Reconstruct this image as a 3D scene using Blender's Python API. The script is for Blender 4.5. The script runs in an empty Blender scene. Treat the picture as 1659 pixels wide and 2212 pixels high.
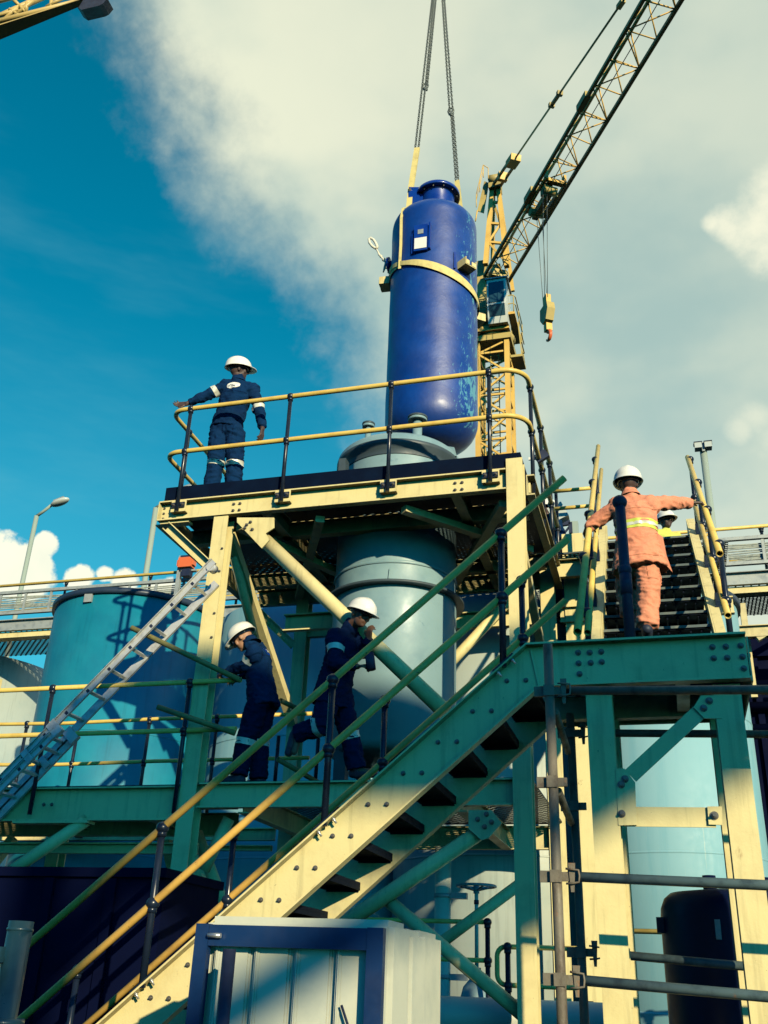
import bpy, bmesh, math, random
from mathutils import Vector, Matrix, noise
from mathutils.bvhtree import BVHTree
R_ = math.radians
V = Vector
random.seed(7)
C = bpy.context.scene.collection
SC = bpy.context.scene

# ------------------------------------------------------------------ camera
CAM = V((0, 0, 1.65))
PITCH, ROLL, YAW, FPX = R_(25.9), R_(2.3), R_(16.5), 2105.0
fwd = V((-math.sin(YAW)*math.cos(PITCH), math.cos(YAW)*math.cos(PITCH), math.sin(PITCH)))
rgt = V((math.cos(YAW), math.sin(YAW), 0))
upv = rgt.cross(fwd)
cr = rgt*math.cos(ROLL) + upv*math.sin(ROLL)
cu = upv*math.cos(ROLL) - rgt*math.sin(ROLL)
cam = bpy.data.cameras.new('camera')
camo = bpy.data.objects.new('camera', cam)
C.objects.link(camo)
camo.matrix_world = Matrix(((cr.x, cu.x, -fwd.x, CAM.x), (cr.y, cu.y, -fwd.y, CAM.y), (cr.z, cu.z, -fwd.z, CAM.z), (0, 0, 0, 1)))
cam.sensor_width = 36; cam.lens = FPX/2212*36; cam.clip_end = 6000; cam.clip_start = .05
SC.camera = camo

def ray(x, y): return cr*((x-829.5)/FPX) - cu*((y-1106)/FPX) + fwd
def P(x, y, X=None, Y=None, Z=None, D=None):
    """the point of the place seen at photo position x, y on the plane X=, Y= or Z= (or at depth D)"""
    d = ray(x, y)
    t = D if D is not None else (X-CAM.x)/d.x if X is not None else (Y-CAM.y)/d.y if Y is not None else (Z-CAM.z)/d.z
    return CAM + d*t

# ------------------------------------------------------------------ sun, sky, exposure
SUN_A, SUN_E = 38.0, 16.5
sdir = V((math.sin(R_(SUN_A))*math.cos(R_(SUN_E)), -math.cos(R_(SUN_A))*math.cos(R_(SUN_E)), math.sin(R_(SUN_E))))
sl = bpy.data.lights.new('sun', 'SUN'); sl.energy = 5.0; sl.angle = R_(.53); sl.color = (1, .86, .56)
slo = bpy.data.objects.new('sun', sl); C.objects.link(slo)
slo.rotation_euler = sdir.to_track_quat('Z', 'Y').to_euler(); slo.location = (20, -30, 30)
SC.view_settings.view_transform = 'Standard'; SC.view_settings.look = 'None'
SC.view_settings.exposure = 0.12; SC.view_settings.gamma = 1
SC.cycles.max_bounces = 6; SC.cycles.diffuse_bounces = 1; SC.cycles.use_fast_gi = True; SC.cycles.fast_gi_method = 'REPLACE'; SC.cycles.ao_bounces_render = 1; SC.cycles.glossy_bounces = 3
SC.cycles.transparent_max_bounces = 12

world = bpy.data.worlds.new('World'); SC.world = world; world.light_settings.distance = 2.0; world.light_settings.ao_factor = 1.0; world.use_nodes = True
wn = world.node_tree; wn.nodes.clear()
class NT:
    def __init__(s, t): s.t = t
    def n(s, ty, **k):
        o = s.t.nodes.new(ty)
        for a, b in k.items(): setattr(o, a, b)
        return o
    def put(s, sock, val):
        if hasattr(val, 'links') or isinstance(val, bpy.types.NodeSocket): s.t.links.new(val, sock)
        elif val is not None: sock.default_value = val
    def m(s, op, a, b=None, c=None, clamp=False):
        o = s.n('ShaderNodeMath', operation=op, use_clamp=clamp)
        s.put(o.inputs[0], a); s.put(o.inputs[1], b)
        if c is not None: s.put(o.inputs[2], c)
        return o.outputs[0]
    def dot(s, a, b):
        o = s.n('ShaderNodeVectorMath', operation='DOT_PRODUCT'); s.put(o.inputs[0], a); s.put(o.inputs[1], b); return o.outputs['Value']
    def scale(s, a, f):
        o = s.n('ShaderNodeVectorMath', operation='MULTIPLY'); s.put(o.inputs[0], a); s.put(o.inputs[1], f); return o.outputs[0]
    def vadd(s, a, f):
        o = s.n('ShaderNodeVectorMath', operation='ADD'); s.put(o.inputs[0], a); s.put(o.inputs[1], f); return o.outputs[0]
    def noise(s, vec, sc, det=5, rough=.55, out='Fac', dist=0):
        o = s.n('ShaderNodeTexNoise'); s.put(o.inputs['Vector'], vec); o.inputs['Scale'].default_value = sc
        o.inputs['Detail'].default_value = det; o.inputs['Roughness'].default_value = rough; o.inputs['Distortion'].default_value = dist
        return o.outputs[out]
    def step(s, x, a, b, lo=0., hi=1., smooth=True):
        o = s.n('ShaderNodeMapRange', interpolation_type='SMOOTHSTEP' if smooth else 'LINEAR')
        s.put(o.inputs['Value'], x); o.inputs['From Min'].default_value = a; o.inputs['From Max'].default_value = b
        o.inputs['To Min'].default_value = lo; o.inputs['To Max'].default_value = hi
        return o.outputs[0]
    def mix(s, f, a, b, blend='MIX'):
        o = s.n('ShaderNodeMix', data_type='RGBA', blend_type=blend)
        s.put(o.inputs[0], f)
        s.put(o.inputs[6], a if not isinstance(a, tuple) else (*a[:3], 1)); s.put(o.inputs[7], b if not isinstance(b, tuple) else (*b[:3], 1))
        return o.outputs[2]

w = NT(wn)
dirv = w.n('ShaderNodeTexCoord').outputs['Generated']
nv = w.n('ShaderNodeVectorMath', operation='NORMALIZE'); w.put(nv.inputs[0], dirv); dirv = nv.outputs[0]
sky = w.n('ShaderNodeTexSky', sky_type='NISHITA', sun_disc=False)
sky.sun_elevation = R_(SUN_E); sky.sun_rotation = R_(180-SUN_A)
SKYTINT = (.014, .395, .93)
n1 = w.noise(dirv, 3.2, 6, .6); n2 = w.noise(dirv, 9.0, 6, .62); n3 = w.noise(w.scale(dirv, (1.6, 1.6, 3.2)), 1.7, 4, .5)
def ndir(x, y): return ray(x, y).normalized()
front = w.step(w.dot(dirv, tuple(ndir(829, 1000))), .25, .6)
skyc = w.mix(1.0, sky.outputs[0], w.mix(front, SKYTINT, (.001, 1.22, 1.30)), 'MULTIPLY')
# the long edge of the cloud sheet
pl = ndir(250, 20).cross(ndir(800, 900)).normalized()
if pl.dot(ndir(1300, 300)) < 0: pl = -pl
edge = w.dot(dirv, tuple(pl))
edge = w.m('ADD', edge, w.m('MULTIPLY', w.m('SUBTRACT', n1, .5), .22))
edge = w.m('ADD', edge, w.m('MULTIPLY', w.m('SUBTRACT', n2, .5), .12))
edge = w.m('ADD', edge, w.m('MULTIPLY', w.m('SUBTRACT', w.noise(dirv, 30, 6, .65, dist=.4), .5), .028))
sheet = w.m('MULTIPLY', w.step(edge, -.035, .075), front)
thick = w.step(w.m('ADD', w.m('MULTIPLY', n3, .75), w.m('MULTIPLY', n1, .35)), .42, .68)
fade = w.step(edge, 0, .30, 1.0, .42)               # the sheet thins out to the right
dens = w.m('MULTIPLY', sheet, w.m('ADD', .80, w.m('MULTIPLY', w.m('MULTIPLY', thick, fade), .20)))
hz = w.step(w.dot(dirv, (0, 0, 1)), .52, .25)       # paler again low down
dens = w.m('MAXIMUM', dens, w.m('MULTIPLY', w.m('MULTIPLY', sheet, hz), .93))
veil = w.m('MULTIPLY', w.m('MULTIPLY', w.step(w.dot(dirv, (0, 0, 1)), .62, .2), front), .30)
wisp = w.m('MULTIPLY', w.m('MULTIPLY', w.step(w.noise(w.scale(dirv, (1, 1, 4)), 2.5, 5, .6), .45, .75), front), .16)
vl = w.m('ADD', veil, wisp); skyc = w.mix(vl, skyc, (1.8, 5.2, 6.0))
ccol = w.mix(w.m('MULTIPLY', thick, w.step(edge, .1, .6, 1.0, .55)), (4.5, 5.9, 5.2), (7.8, 8.05, 6.2))
col = w.mix(dens, skyc, ccol)
# heaped white clouds low in the sky
def heap(blobs, soft=.02, amp=.05):
    acc = None
    for (x, y, r) in blobs:
        d = ndir(x, y); e = ndir(x+r, y); ang = d.angle(e)
        v = w.m('SUBTRACT', w.dot(dirv, tuple(d)), math.cos(ang))
        v = w.m('DIVIDE', v, 1-math.cos(ang))
        v = w.m('MAXIMUM', v, -3.0)
        acc = v if acc is None else w.m('SMOOTH_MAX', acc, v, .25)
    nn = w.m('ADD', w.m('MULTIPLY', w.m('SUBTRACT', w.noise(dirv, 26, 7, .62), .5), amp), w.m('MULTIPLY', w.m('SUBTRACT', w.noise(dirv, 11, 4, .5), .5), amp))
    return w.step(w.m('ADD', acc, nn), 0, soft)
h1 = heap([(30, 1240, 85), (100, 1175, 34), (70, 1210, 50), (180, 1250, 40), (225, 1240, 26), (270, 1262, 40), (345, 1285, 50), (-60, 1240, 110)], .45, 2.3)
h2 = heap([(1640, 490, 85), (1575, 484, 52), (1690, 420, 90), (1660, 560, 62), (1720, 500, 120), (1540, 484, 26)], 1.7, 2.3)
h3 = w.m('MULTIPLY', heap([(1640, 900, 55), (1600, 930, 40), (1700, 950, 90)], 1.3, 1.8), .5)
col = w.mix(h1, col, w.mix(w.noise(dirv, 14, 6, .6), (7.6, 8.2, 6.9), (11.4, 10.9, 8.2))); col = w.mix(h2, col, (8.6, 8.6, 6.7)); col = w.mix(h3, col, (8.8, 8.8, 6.8))
bg = w.n('ShaderNodeBackground'); w.put(bg.inputs[0], col); bg.inputs[1].default_value = .1
wo = w.n('ShaderNodeOutputWorld'); wn.links.new(bg.outputs[0], wo.inputs[0])

# ------------------------------------------------------------------ materials
def mat(name, col, rough=.5, metal=0., col2=None, sc=6., lo=.45, hi=.7, stretch=(1, 1, 1), bump=.0, bsc=40., extra=None, spec=.5, spots=None, coat=0., streak=0., chips=None):
    m = bpy.data.materials.new(name); m.use_nodes = True
    t = NT(m.node_tree); b = m.node_tree.nodes['Principled BSDF']
    co = t.n('ShaderNodeTexCoord').outputs['Object']
    c = (*col, 1)
    if col2:
        f = t.step(t.noise(t.scale(co, stretch), sc, 6, .62), lo, hi)
        c = t.mix(f, col, col2)
    if spots:      # (colour, scale, lo, hi, stretch)
        f = t.step(t.noise(t.scale(co, spots[4]), spots[1], 7, .7, dist=.3), spots[2], spots[3])
        c = t.mix(f, c, spots[0])
    if chips:
        c = t.mix(t.step(t.noise(co, 34, 5, .75, dist=.2), .685, .70), c, chips)
    if streak:
        f = t.step(t.noise(t.scale(co, (1, 1, .07)), 16, 5, .6), .52, .70)
        c = t.mix(t.m('MULTIPLY', f, streak), c, tuple(v*.45 for v in col))
    t.put(b.inputs['Base Color'], c)
    rr = t.step(t.noise(co, sc*1.7, 4, .6), .3, .7, max(.03, rough-.08), min(1, rough+.10))
    t.put(b.inputs['Roughness'], rr); b.inputs['Metallic'].default_value = metal
    b.inputs['Specular IOR Level'].default_value = spec
    if coat: b.inputs['Coat Weight'].default_value = coat; b.inputs['Coat Roughness'].default_value = .12
    if bump:
        bp = t.n('ShaderNodeBump'); bp.inputs['Strength'].default_value = bump; bp.inputs['Distance'].default_value = .02
        t.put(bp.inputs['Height'], t.noise(co, bsc, 5, .6)); t.put(b.inputs['Normal'], bp.outputs[0])
    return m
M = {}
rust = (.30, .13, .04)
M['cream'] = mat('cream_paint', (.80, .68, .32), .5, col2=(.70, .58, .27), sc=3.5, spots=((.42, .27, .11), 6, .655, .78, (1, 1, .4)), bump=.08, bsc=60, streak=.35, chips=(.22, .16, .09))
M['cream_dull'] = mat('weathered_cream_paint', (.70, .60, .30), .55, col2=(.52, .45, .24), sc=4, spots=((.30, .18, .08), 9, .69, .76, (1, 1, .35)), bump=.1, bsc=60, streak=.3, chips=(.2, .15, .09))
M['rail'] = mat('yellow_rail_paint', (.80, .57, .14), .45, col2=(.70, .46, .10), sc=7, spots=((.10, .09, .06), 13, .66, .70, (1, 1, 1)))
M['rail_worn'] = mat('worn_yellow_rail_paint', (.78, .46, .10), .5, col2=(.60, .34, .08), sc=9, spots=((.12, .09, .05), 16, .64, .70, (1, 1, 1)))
M['rail_shade_dark'] = mat('grimy_shade_dark_rail_paint', (.26, .23, .08), .6, col2=(.15, .15, .07), sc=9, spots=((.05, .05, .04), 16, .62, .70, (1, 1, 1)))  # grimy rail paint, with the loose rails' shade mixed into its colour
M['black'] = mat('glossy_black_paint', (.010, .018, .035), .28, spots=((.10, .10, .09), 22, .67, .74, (1, 1, .3)))
M['blackmatt'] = mat('matt_black_steel', (.010, .018, .050), .6, col2=(.02, .035, .08), sc=8)
M['kick'] = mat('dark_kick_plate', (.0006, .005, .020), .8, col2=(.001, .008, .028), sc=4, spec=.1)
M['bolt'] = mat('bolt_steel', (.20, .19, .17), .4, metal=.6, col2=(.08, .07, .06), sc=30)
M['boltring'] = mat('dark_bolt', (.05, .055, .055), .5, metal=.3)
M['zinc'] = mat('zinc_bolt', (.62, .62, .58), .32, metal=.8)
M['galv'] = mat('galvanised_steel', (.40, .44, .42), .5, metal=.25, col2=(.28, .32, .32), sc=9, bump=.05)
M['alu'] = mat('ladder_aluminium', (.70, .70, .66), .42, metal=.35, col2=(.48, .48, .46), sc=8, spots=((.2, .2, .18), 14, .66, .74, (1, 1, 1)))
def gelcoat():
    m = mat('blue_gel_coat', (.0005, .055, .30), .46, col2=(.0003, .038, .23), sc=2.2, lo=.35, hi=.65, bump=.45, bsc=4.5, coat=.55)
    t = NT(m.node_tree); b = m.node_tree.nodes['Principled BSDF']; b.inputs['Coat Roughness'].default_value = .42
    old = b.inputs['Base Color'].links[0].from_socket
    co = t.n('ShaderNodeTexCoord').outputs['Object']; xyz = t.n('ShaderNodeSeparateXYZ'); t.put(xyz.inputs[0], co)
    n_ = t.noise(t.scale(co, (1.3, 1.3, .55)), 9, 9, .72, dist=.8)
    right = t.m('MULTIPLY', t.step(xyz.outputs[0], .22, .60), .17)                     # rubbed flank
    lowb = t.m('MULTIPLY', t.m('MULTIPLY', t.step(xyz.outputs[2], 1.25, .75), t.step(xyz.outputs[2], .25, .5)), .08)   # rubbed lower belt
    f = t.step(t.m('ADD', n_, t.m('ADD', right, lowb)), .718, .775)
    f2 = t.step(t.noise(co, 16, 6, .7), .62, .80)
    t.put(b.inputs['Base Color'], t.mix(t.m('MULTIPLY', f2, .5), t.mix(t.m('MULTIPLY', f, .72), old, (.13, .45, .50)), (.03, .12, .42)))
    return m
M['vblue'] = gelcoat()
M['vblue_part'] = mat('blue_gel_coat_fitting', (.004, .045, .30), .32, col2=(.003, .03, .24), sc=3, bump=.05, coat=.4)
M['vgrey'] = mat('grey_vessel_paint', (.23, .36, .385), .45, col2=(.18, .30, .34), sc=2.5, spots=((.13, .24, .29), 5, .64, .74, (1, 1, .8)), bump=.04, bsc=20)
M['vgrey_dark'] = mat('dark_grey_rim', (.05, .075, .09), .5)
M['tank_shade_teal'] = mat('teal_shade_tank_colour', (.008, .235, .325), .5, col2=(.005, .18, .275), sc=1.3, lo=.35, hi=.7, spots=((.10, .40, .48), 14, .68, .78, (1, 1, .05)), bump=.03, bsc=15, streak=.3)  # the tank is pale; its shade is put into this teal colour
M['tank_pale'] = mat('pale_tank_paint', (.44, .50, .45), .5, col2=(.37, .45, .42), sc=1.6, spots=((.20, .33, .38), 4, .68, .80, (1, 1, .6)), bump=.03, bsc=15, streak=.3)
M['tank_bright'] = mat('bright_tank_sheet', (.24, .46, .50), .62, col2=(.19, .42, .47), sc=7, stretch=(1, 1, .06), spots=((.42, .54, .48), 20, .64, .74, (1, 1, .04)))
M['tank_rim'] = mat('tank_rim_paint', (.02, .04, .075), .5)
M['crane'] = mat('crane_yellow', (.78, .50, .12), .5, col2=(.66, .40, .09), sc=.6, spots=((.2, .12, .05), 1.4, .68, .76, (1, 1, 1)))
M['crane_dull'] = mat('crane_yellow_dull', (.52, .40, .13), .55, col2=(.36, .29, .11), sc=.8)
M['boom'] = mat('boom_yellow', (.62, .44, .15), .5, col2=(.48, .36, .14), sc=1.5)
M['cab'] = mat('cab_white', (.62, .66, .60), .4)
M['glass'] = mat('dark_window_glass', (.02, .07, .10), .08, spec=.8)
M['chain'] = mat('chain_steel', (.10, .13, .13), .45, metal=.4, col2=(.20, .21, .17), sc=30)
M['strap'] = mat('yellow_webbing', (.74, .62, .24), .8, col2=(.58, .48, .2), sc=9, spots=((.25, .22, .13), 14, .68, .78, (1, 1, .5)))
M['rope'] = mat('white_rope', (.78, .76, .62), .85, bump=.3, bsc=90)
M['white'] = mat('white_plate', (.82, .82, .74), .4)
M['helmet'] = mat('white_helmet', (.84, .83, .75), .3, coat=.3)
M['navy'] = mat('navy_cotton', (.0025, .026, .085), .9, col2=(.002, .018, .065), sc=5, bump=.3, bsc=26, spec=.12)
M['navy_dark'] = mat('dark_navy_cotton', (.0015, .012, .052), .9, col2=(.001, .009, .04), sc=5, bump=.3, bsc=26, spec=.12)
M['orange'] = mat('orange_cotton', (.80, .30, .17), .85, col2=(.70, .24, .13), sc=5, bump=.3, bsc=24, spots=((.45, .17, .09), 4.5, .66, .80, (1, 1, 1)))
M['hivis'] = mat('yellow_cotton', (.62, .66, .12), .8, bump=.2)
M['band'] = mat('silver_reflective_tape', (.74, .74, .62), .45, metal=.2)
M['limeband'] = mat('lime_tape', (.62, .70, .10), .6)
M['skin'] = mat('brown_skin', (.20, .095, .055), .55, col2=(.16, .075, .045), sc=18)
M['skin_dark'] = mat('dark_brown_skin', (.075, .045, .038), .5)
M['skin_light'] = mat('light_brown_skin', (.40, .21, .12), .55, col2=(.32, .16, .09), sc=18)
M['boot'] = mat('dark_boot_leather', (.02, .03, .055), .5)
M['glove'] = mat('dark_glove', (.015, .02, .04), .8)
M['shades'] = mat('dark_glasses', (.008, .015, .03), .1)
M['hair'] = mat('black_hair', (.006, .009, .02), .9)
M['scaf'] = mat('rusty_scaffold_tube', (.19, .165, .12), .6, metal=.1, col2=(.09, .065, .045), sc=9, stretch=(1, 1, .5), spots=((.30, .17, .09), 12, .58, .68, (1, 1, .4)), bump=.15, bsc=50)
M['scafteal'] = mat('worn_scaffold_ledger', (.13, .20, .20), .5, metal=.2, col2=(.06, .09, .10), sc=7, spots=((.34, .19, .10), 12, .62, .70, (1, 1, 1)))
M['poly'] = mat('off_white_plastic', (.62, .63, .50), .5, col2=(.50, .53, .44), sc=3, bump=.04, bsc=12)
M['frameblue'] = mat('blue_frame_paint', (.003, .03, .11), .5, col2=(.002, .02, .08), sc=5)
M['navytank'] = mat('dark_navy_plastic', (.001, .006, .040), .4, col2=(.001, .004, .03), sc=2, spec=.25)
M['skip'] = mat('dark_navy_steel', (.0006, .003, .024), .8, col2=(.0004, .002, .018), sc=2, spec=.1)
M['tealpipe'] = mat('shade_dark_teal_pipe_paint', (.018, .065, .085), .35, coat=.3, col2=(.012, .045, .06), sc=5)  # grey-teal pipe, darkened so that its shade sits in the colour
M['greypipe'] = mat('pale_grey_pipe', (.52, .53, .44), .5, col2=(.42, .45, .40), sc=3, spots=((.2, .2, .17), 7, .68, .76, (1, 1, 1)))
M['red'] = mat('orange_red_plastic', (.75, .16, .05), .4)
M['lampglass'] = mat('lamp_glass', (.55, .60, .56), .15, spec=.7)
M['pole'] = mat('lamp_pole_paint', (.34, .42, .36), .5)
M['cable'] = mat('grey_cable', (.42, .46, .40), .6, col2=(.20, .24, .23), sc=14)
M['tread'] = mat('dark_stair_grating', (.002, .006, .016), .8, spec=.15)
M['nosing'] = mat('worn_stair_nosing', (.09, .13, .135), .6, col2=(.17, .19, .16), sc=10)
M['concrete'] = mat('yard_concrete', (.026, .045, .062), .9, col2=(.020, .036, .052), sc=.6, bump=.2, bsc=8)
M['clad'] = mat('shade_gantry_cladding', (.30, .30, .26), .6, col2=(.25, .25, .22), sc=2)
def grating_mat(name, col, cell, bar):
    m = bpy.data.materials.new(name); m.use_nodes = True
    t = NT(m.node_tree); b = m.node_tree.nodes['Principled BSDF']; out = m.node_tree.nodes['Material Output']
    co = t.n('ShaderNodeTexCoord').outputs['Object']
    br = t.n('ShaderNodeTexBrick'); t.put(br.inputs['Vector'], co)
    br.inputs['Scale'].default_value = 1; br.inputs['Mortar Size'].default_value = bar; br.inputs['Brick Width'].default_value = cell*1.9
    br.inputs['Row Height'].default_value = cell; br.inputs['Mortar Smooth'].default_value = 0
    b.inputs['Base Color'].default_value = (*col, 1); b.inputs['Roughness'].default_value = .6
    tr = t.n('ShaderNodeBsdfTransparent'); mx = t.n('ShaderNodeMixShader')
    t.put(mx.inputs[0], br.outputs['Fac']); t.t.links.new(tr.outputs[0], mx.inputs[1]); t.t.links.new(b.outputs[0], mx.inputs[2])
    t.t.links.new(mx.outputs[0], out.inputs[0])
    return m
M['grating'] = grating_mat('open_floor_grating', (.012, .022, .05), .05, .017)
M['mesh'] = grating_mat('walkway_floor_grating', (.05, .075, .08), .055, .012)

# ------------------------------------------------------------------ mesh helpers
class MB:
    def __init__(s): s.v = []; s.f = []; s.sm = []
    def add(s, vs, fs, smooth=False):
        o = len(s.v); s.v += [V(v) for v in vs]
        for f in fs: s.f.append([i+o for i in f]); s.sm.append(smooth)
        return s
    def box(s, c, size, ax=None):
        c = V(c); x, y, z = [a*.5 for a in size]
        ax = ax or (V((1, 0, 0)), V((0, 1, 0)), V((0, 0, 1)))
        vs = [c+ax[0]*(x*i)+ax[1]*(y*j)+ax[2]*(z*k) for k in (-1, 1) for j in (-1, 1) for i in (-1, 1)]
        return s.add(vs, [(0, 2, 3, 1), (4, 5, 7, 6), (0, 1, 5, 4), (2, 6, 7, 3), (0, 4, 6, 2), (1, 3, 7, 5)])
    def b2(s, a, b):
        a = V(a); b = V(b); return s.box((a+b)/2, [abs(b[i]-a[i]) for i in range(3)])
    def frame(s, d, up=(0, 0, 1)):
        d = V(d).normalized(); u = V(up)
        if abs(d.dot(u.normalized())) > .999: u = V((0, 1, 0))
        x = d.cross(u).normalized(); return x, x.cross(d).normalized(), d
    def section(s, p, q, poly, up=(0, 0, 1)):
        p = V(p); q = V(q); x, y, d = s.frame(q-p, up); n = len(poly)
        vs = [p+x*a+y*b for a, b in poly]+[q+x*a+y*b for a, b in poly]
        return s.add(vs, [tuple(range(n))[::-1], tuple(range(n, 2*n))]+[(i, (i+1) % n, n+(i+1) % n, n+i) for i in range(n)])
    def bar(s, p, q, wd, h, up=(0, 0, 1)):
        return s.section(p, q, [(-wd/2, -h/2), (wd/2, -h/2), (wd/2, h/2), (-wd/2, h/2)], up)
    def hsec(s, p, q, wd, h, tf=.012, tw=.009, up=(0, 0, 1)):
        a, b, c = wd/2, h/2, tw/2
        return s.section(p, q, [(-a, -b), (a, -b), (a, -b+tf), (c, -b+tf), (c, b-tf), (a, b-tf), (a, b), (-a, b), (-a, b-tf), (-c, b-tf), (-c, -b+tf), (-a, -b+tf)], up)
    def csec(s, p, q, wd, h, tf=.014, tw=.010, up=(0, 0, 1), side=1):
        """channel, web at x=0, flanges towards +x*side"""
        k = side; b = h/2
        pts = [(0, -b), (wd*k, -b), (wd*k, -b+tf), (tw*k, -b+tf), (tw*k, b-tf), (wd*k, b-tf), (wd*k, b), (0, b)]
        return s.section(p, q, pts if k > 0 else pts[::-1], up)
    def prism(s, pts, ext):
        pts = [V(p) for p in pts]; e = V(ext); n = len(pts)
        return s.add(pts+[p+e for p in pts], [tuple(range(n))[::-1], tuple(range(n, 2*n))]+[(i, (i+1) % n, n+(i+1) % n, n+i) for i in range(n)])
    def tube(s, path, r, n=12, caps=True, closed=False):
        path = [V(p) for p in path]; m = len(path); rs = r if isinstance(r, (list, tuple)) else [r]*m
        vs = []; fr = None
        for i, p in enumerate(path):
            if closed: d = (path[(i+1) % m]-path[i-1])
            else: d = path[min(i+1, m-1)]-path[max(i-1, 0)]
            d = d.normalized()
            if fr is None:
                u = V((0, 0, 1)) if abs(d.z) < .9 else V((0, 1, 0)); x = d.cross(u).normalized()
            else:
                x = (fr-d*fr.dot(d)).normalized()
            fr = x; y = d.cross(x)
            vs += [p+(x*math.cos(2*math.pi*k/n)+y*math.sin(2*math.pi*k/n))*rs[i] for k in range(n)]
        fs = []
        for i in range(m if closed else m-1):
            j = (i+1) % m
            fs += [(i*n+k, i*n+(k+1) % n, j*n+(k+1) % n, j*n+k) for k in range(n)]
        s.add(vs, fs, True)
        if caps and not closed:
            o = len(s.v)-len(vs)
            s.f.append([o+k for k in range(n)][::-1]); s.sm.append(False)
            s.f.append([o+(m-1)*n+k for k in range(n)]); s.sm.append(False)
        return s
    def pipe(s, p, q, r, t=.006, n=14):
        """open-ended hollow tube"""
        p = V(p); q = V(q); x, y, d = s.frame(q-p)
        ring = lambda c, rr: [c+(x*math.cos(2*math.pi*k/n)+y*math.sin(2*math.pi*k/n))*rr for k in range(n)]
        vs = ring(p, r)+ring(q, r)+ring(q, r-t)+ring(p, r-t); fs = []
        for a in range(4):
            b = (a+1) % 4
            fs += [(a*n+k, a*n+(k+1) % n, b*n+(k+1) % n, b*n+k) for k in range(n)]
        o = len(s.f); s.add(vs, fs, True)
        for i in list(range(o+n, o+2*n))+list(range(o+3*n, o+4*n)): s.sm[i] = False
        return s
    def cyl(s, p, q, r, n=16): return s.tube([p, q], r, n)
    def lathe(s, c, prof, n=32, axis=(0, 0, 1), caps=True):
        c = V(c); x, y, d = s.frame(axis, (0, 1, 0) if abs(V(axis).normalized().z) > .9 else (0, 0, 1))
        vs = []
        for r, z in prof: vs += [c+d*z+(x*math.cos(2*math.pi*k/n)+y*math.sin(2*math.pi*k/n))*r for k in range(n)]
        fs = []
        for i in range(len(prof)-1): fs += [(i*n+k, i*n+(k+1) % n, (i+1)*n+(k+1) % n, (i+1)*n+k) for k in range(n)]
        o = len(s.v); of = len(s.f); s.add(vs, fs, True)
        for i in range(len(prof)-1):      # flat rings stay sharp
            dr = abs(prof[i+1][0]-prof[i][0]); dz = abs(prof[i+1][1]-prof[i][1])
            if dz < 1e-4 or (dr < 1e-4 and dz < .08):
                for k in range(n): s.sm[of+i*n+k] = dz > 1e-4
        if caps:
            if prof[0][0] > 1e-4: s.f.append([o+k for k in range(n)][::-1]); s.sm.append(False)
            if prof[-1][0] > 1e-4: s.f.append([o+(len(prof)-1)*n+k for k in range(n)]); s.sm.append(False)
        return s
    def ball(s, c, r, n=14, m=8, sc=(1, 1, 1)):
        c = V(c); vs = []; fs = []
        for i in range(m+1):
            a = math.pi*i/m
            for k in range(n):
                b = 2*math.pi*k/n
                vs.append(c+V((math.sin(a)*math.cos(b)*r*sc[0], math.sin(a)*math.sin(b)*r*sc[1], math.cos(a)*r*sc[2])))
        for i in range(m): fs += [(i*n+k, (i+1)*n+k, (i+1)*n+(k+1) % n, i*n+(k+1) % n) for k in range(n)]
        return s.add(vs, fs, True)
    def ell(s, c, ax, n=18, m=12):
        """ellipsoid with the three half-axis vectors ax"""
        c = V(c); vs = []; fs = []
        for i in range(m+1):
            a = math.pi*i/m
            for k in range(n):
                b = 2*math.pi*k/n
                vs.append(c+ax[0]*(math.sin(a)*math.cos(b))+ax[1]*(math.sin(a)*math.sin(b))+ax[2]*math.cos(a))
        for i in range(m): fs += [(i*n+k, (i+1)*n+k, (i+1)*n+(k+1) % n, i*n+(k+1) % n) for k in range(n)]
        return s.add(vs, fs, True)
    def cap(s, p, q, r1, r2=None, n=14):
        """capsule with rounded ends"""
        r2 = r1 if r2 is None else r2; p = V(p); q = V(q); d = (q-p)
        if d.length < 1e-5: return s.ball(p, r1)
        d.normalize(); path = []; rs = []
        for i in range(5):
            a = math.pi/2*(i+.12)/5; path.append(p-d*r1*math.cos(a)); rs.append(r1*math.sin(a))
        for i in range(5)[::-1]:
            a = math.pi/2*(i+.12)/5; path.append(q+d*r2*math.cos(a)); rs.append(r2*math.sin(a))
        return s.tube(path, rs, n)
    def mesh(s, name, off=V((0, 0, 0)), bevel=0):
        me = bpy.data.meshes.new(name)
        me.from_pydata([tuple(v-off) for v in s.v], [], s.f)
        me.polygons.foreach_set('use_smooth', s.sm)
        bm = bmesh.new(); bm.from_mesh(me)
        bmesh.ops.remove_doubles(bm, verts=bm.verts, dist=1e-6)
        bmesh.ops.recalc_face_normals(bm, faces=bm.faces)
        if bevel:
            es = [e for e in bm.edges if len(e.link_faces) == 2 and e.calc_face_angle(0) > .9]
            bmesh.ops.bevel(bm, geom=es, offset=bevel, segments=2, affect='EDGES', clamp_overlap=True)
        bm.to_mesh(me); bm.free()
        return me
    def build(s, name, m, parent=None, bevel=0, label=None):
        off = wl(parent) if parent else V((0, 0, 0))
        me = s.mesh(name, off, bevel)
        return link(name, me, m, parent, label)
def wl(o):
    t = V((0, 0, 0))
    while o: t = t+o.location; o = o.parent
    return t
def link(name, me, m, parent=None, label=None):
    o = bpy.data.objects.new(name, me)
    if m is not None and not me.materials: me.materials.append(M[m] if isinstance(m, str) else m)
    C.objects.link(o)
    if parent: o.parent = parent
    if label: o['label'] = label
    return o
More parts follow.
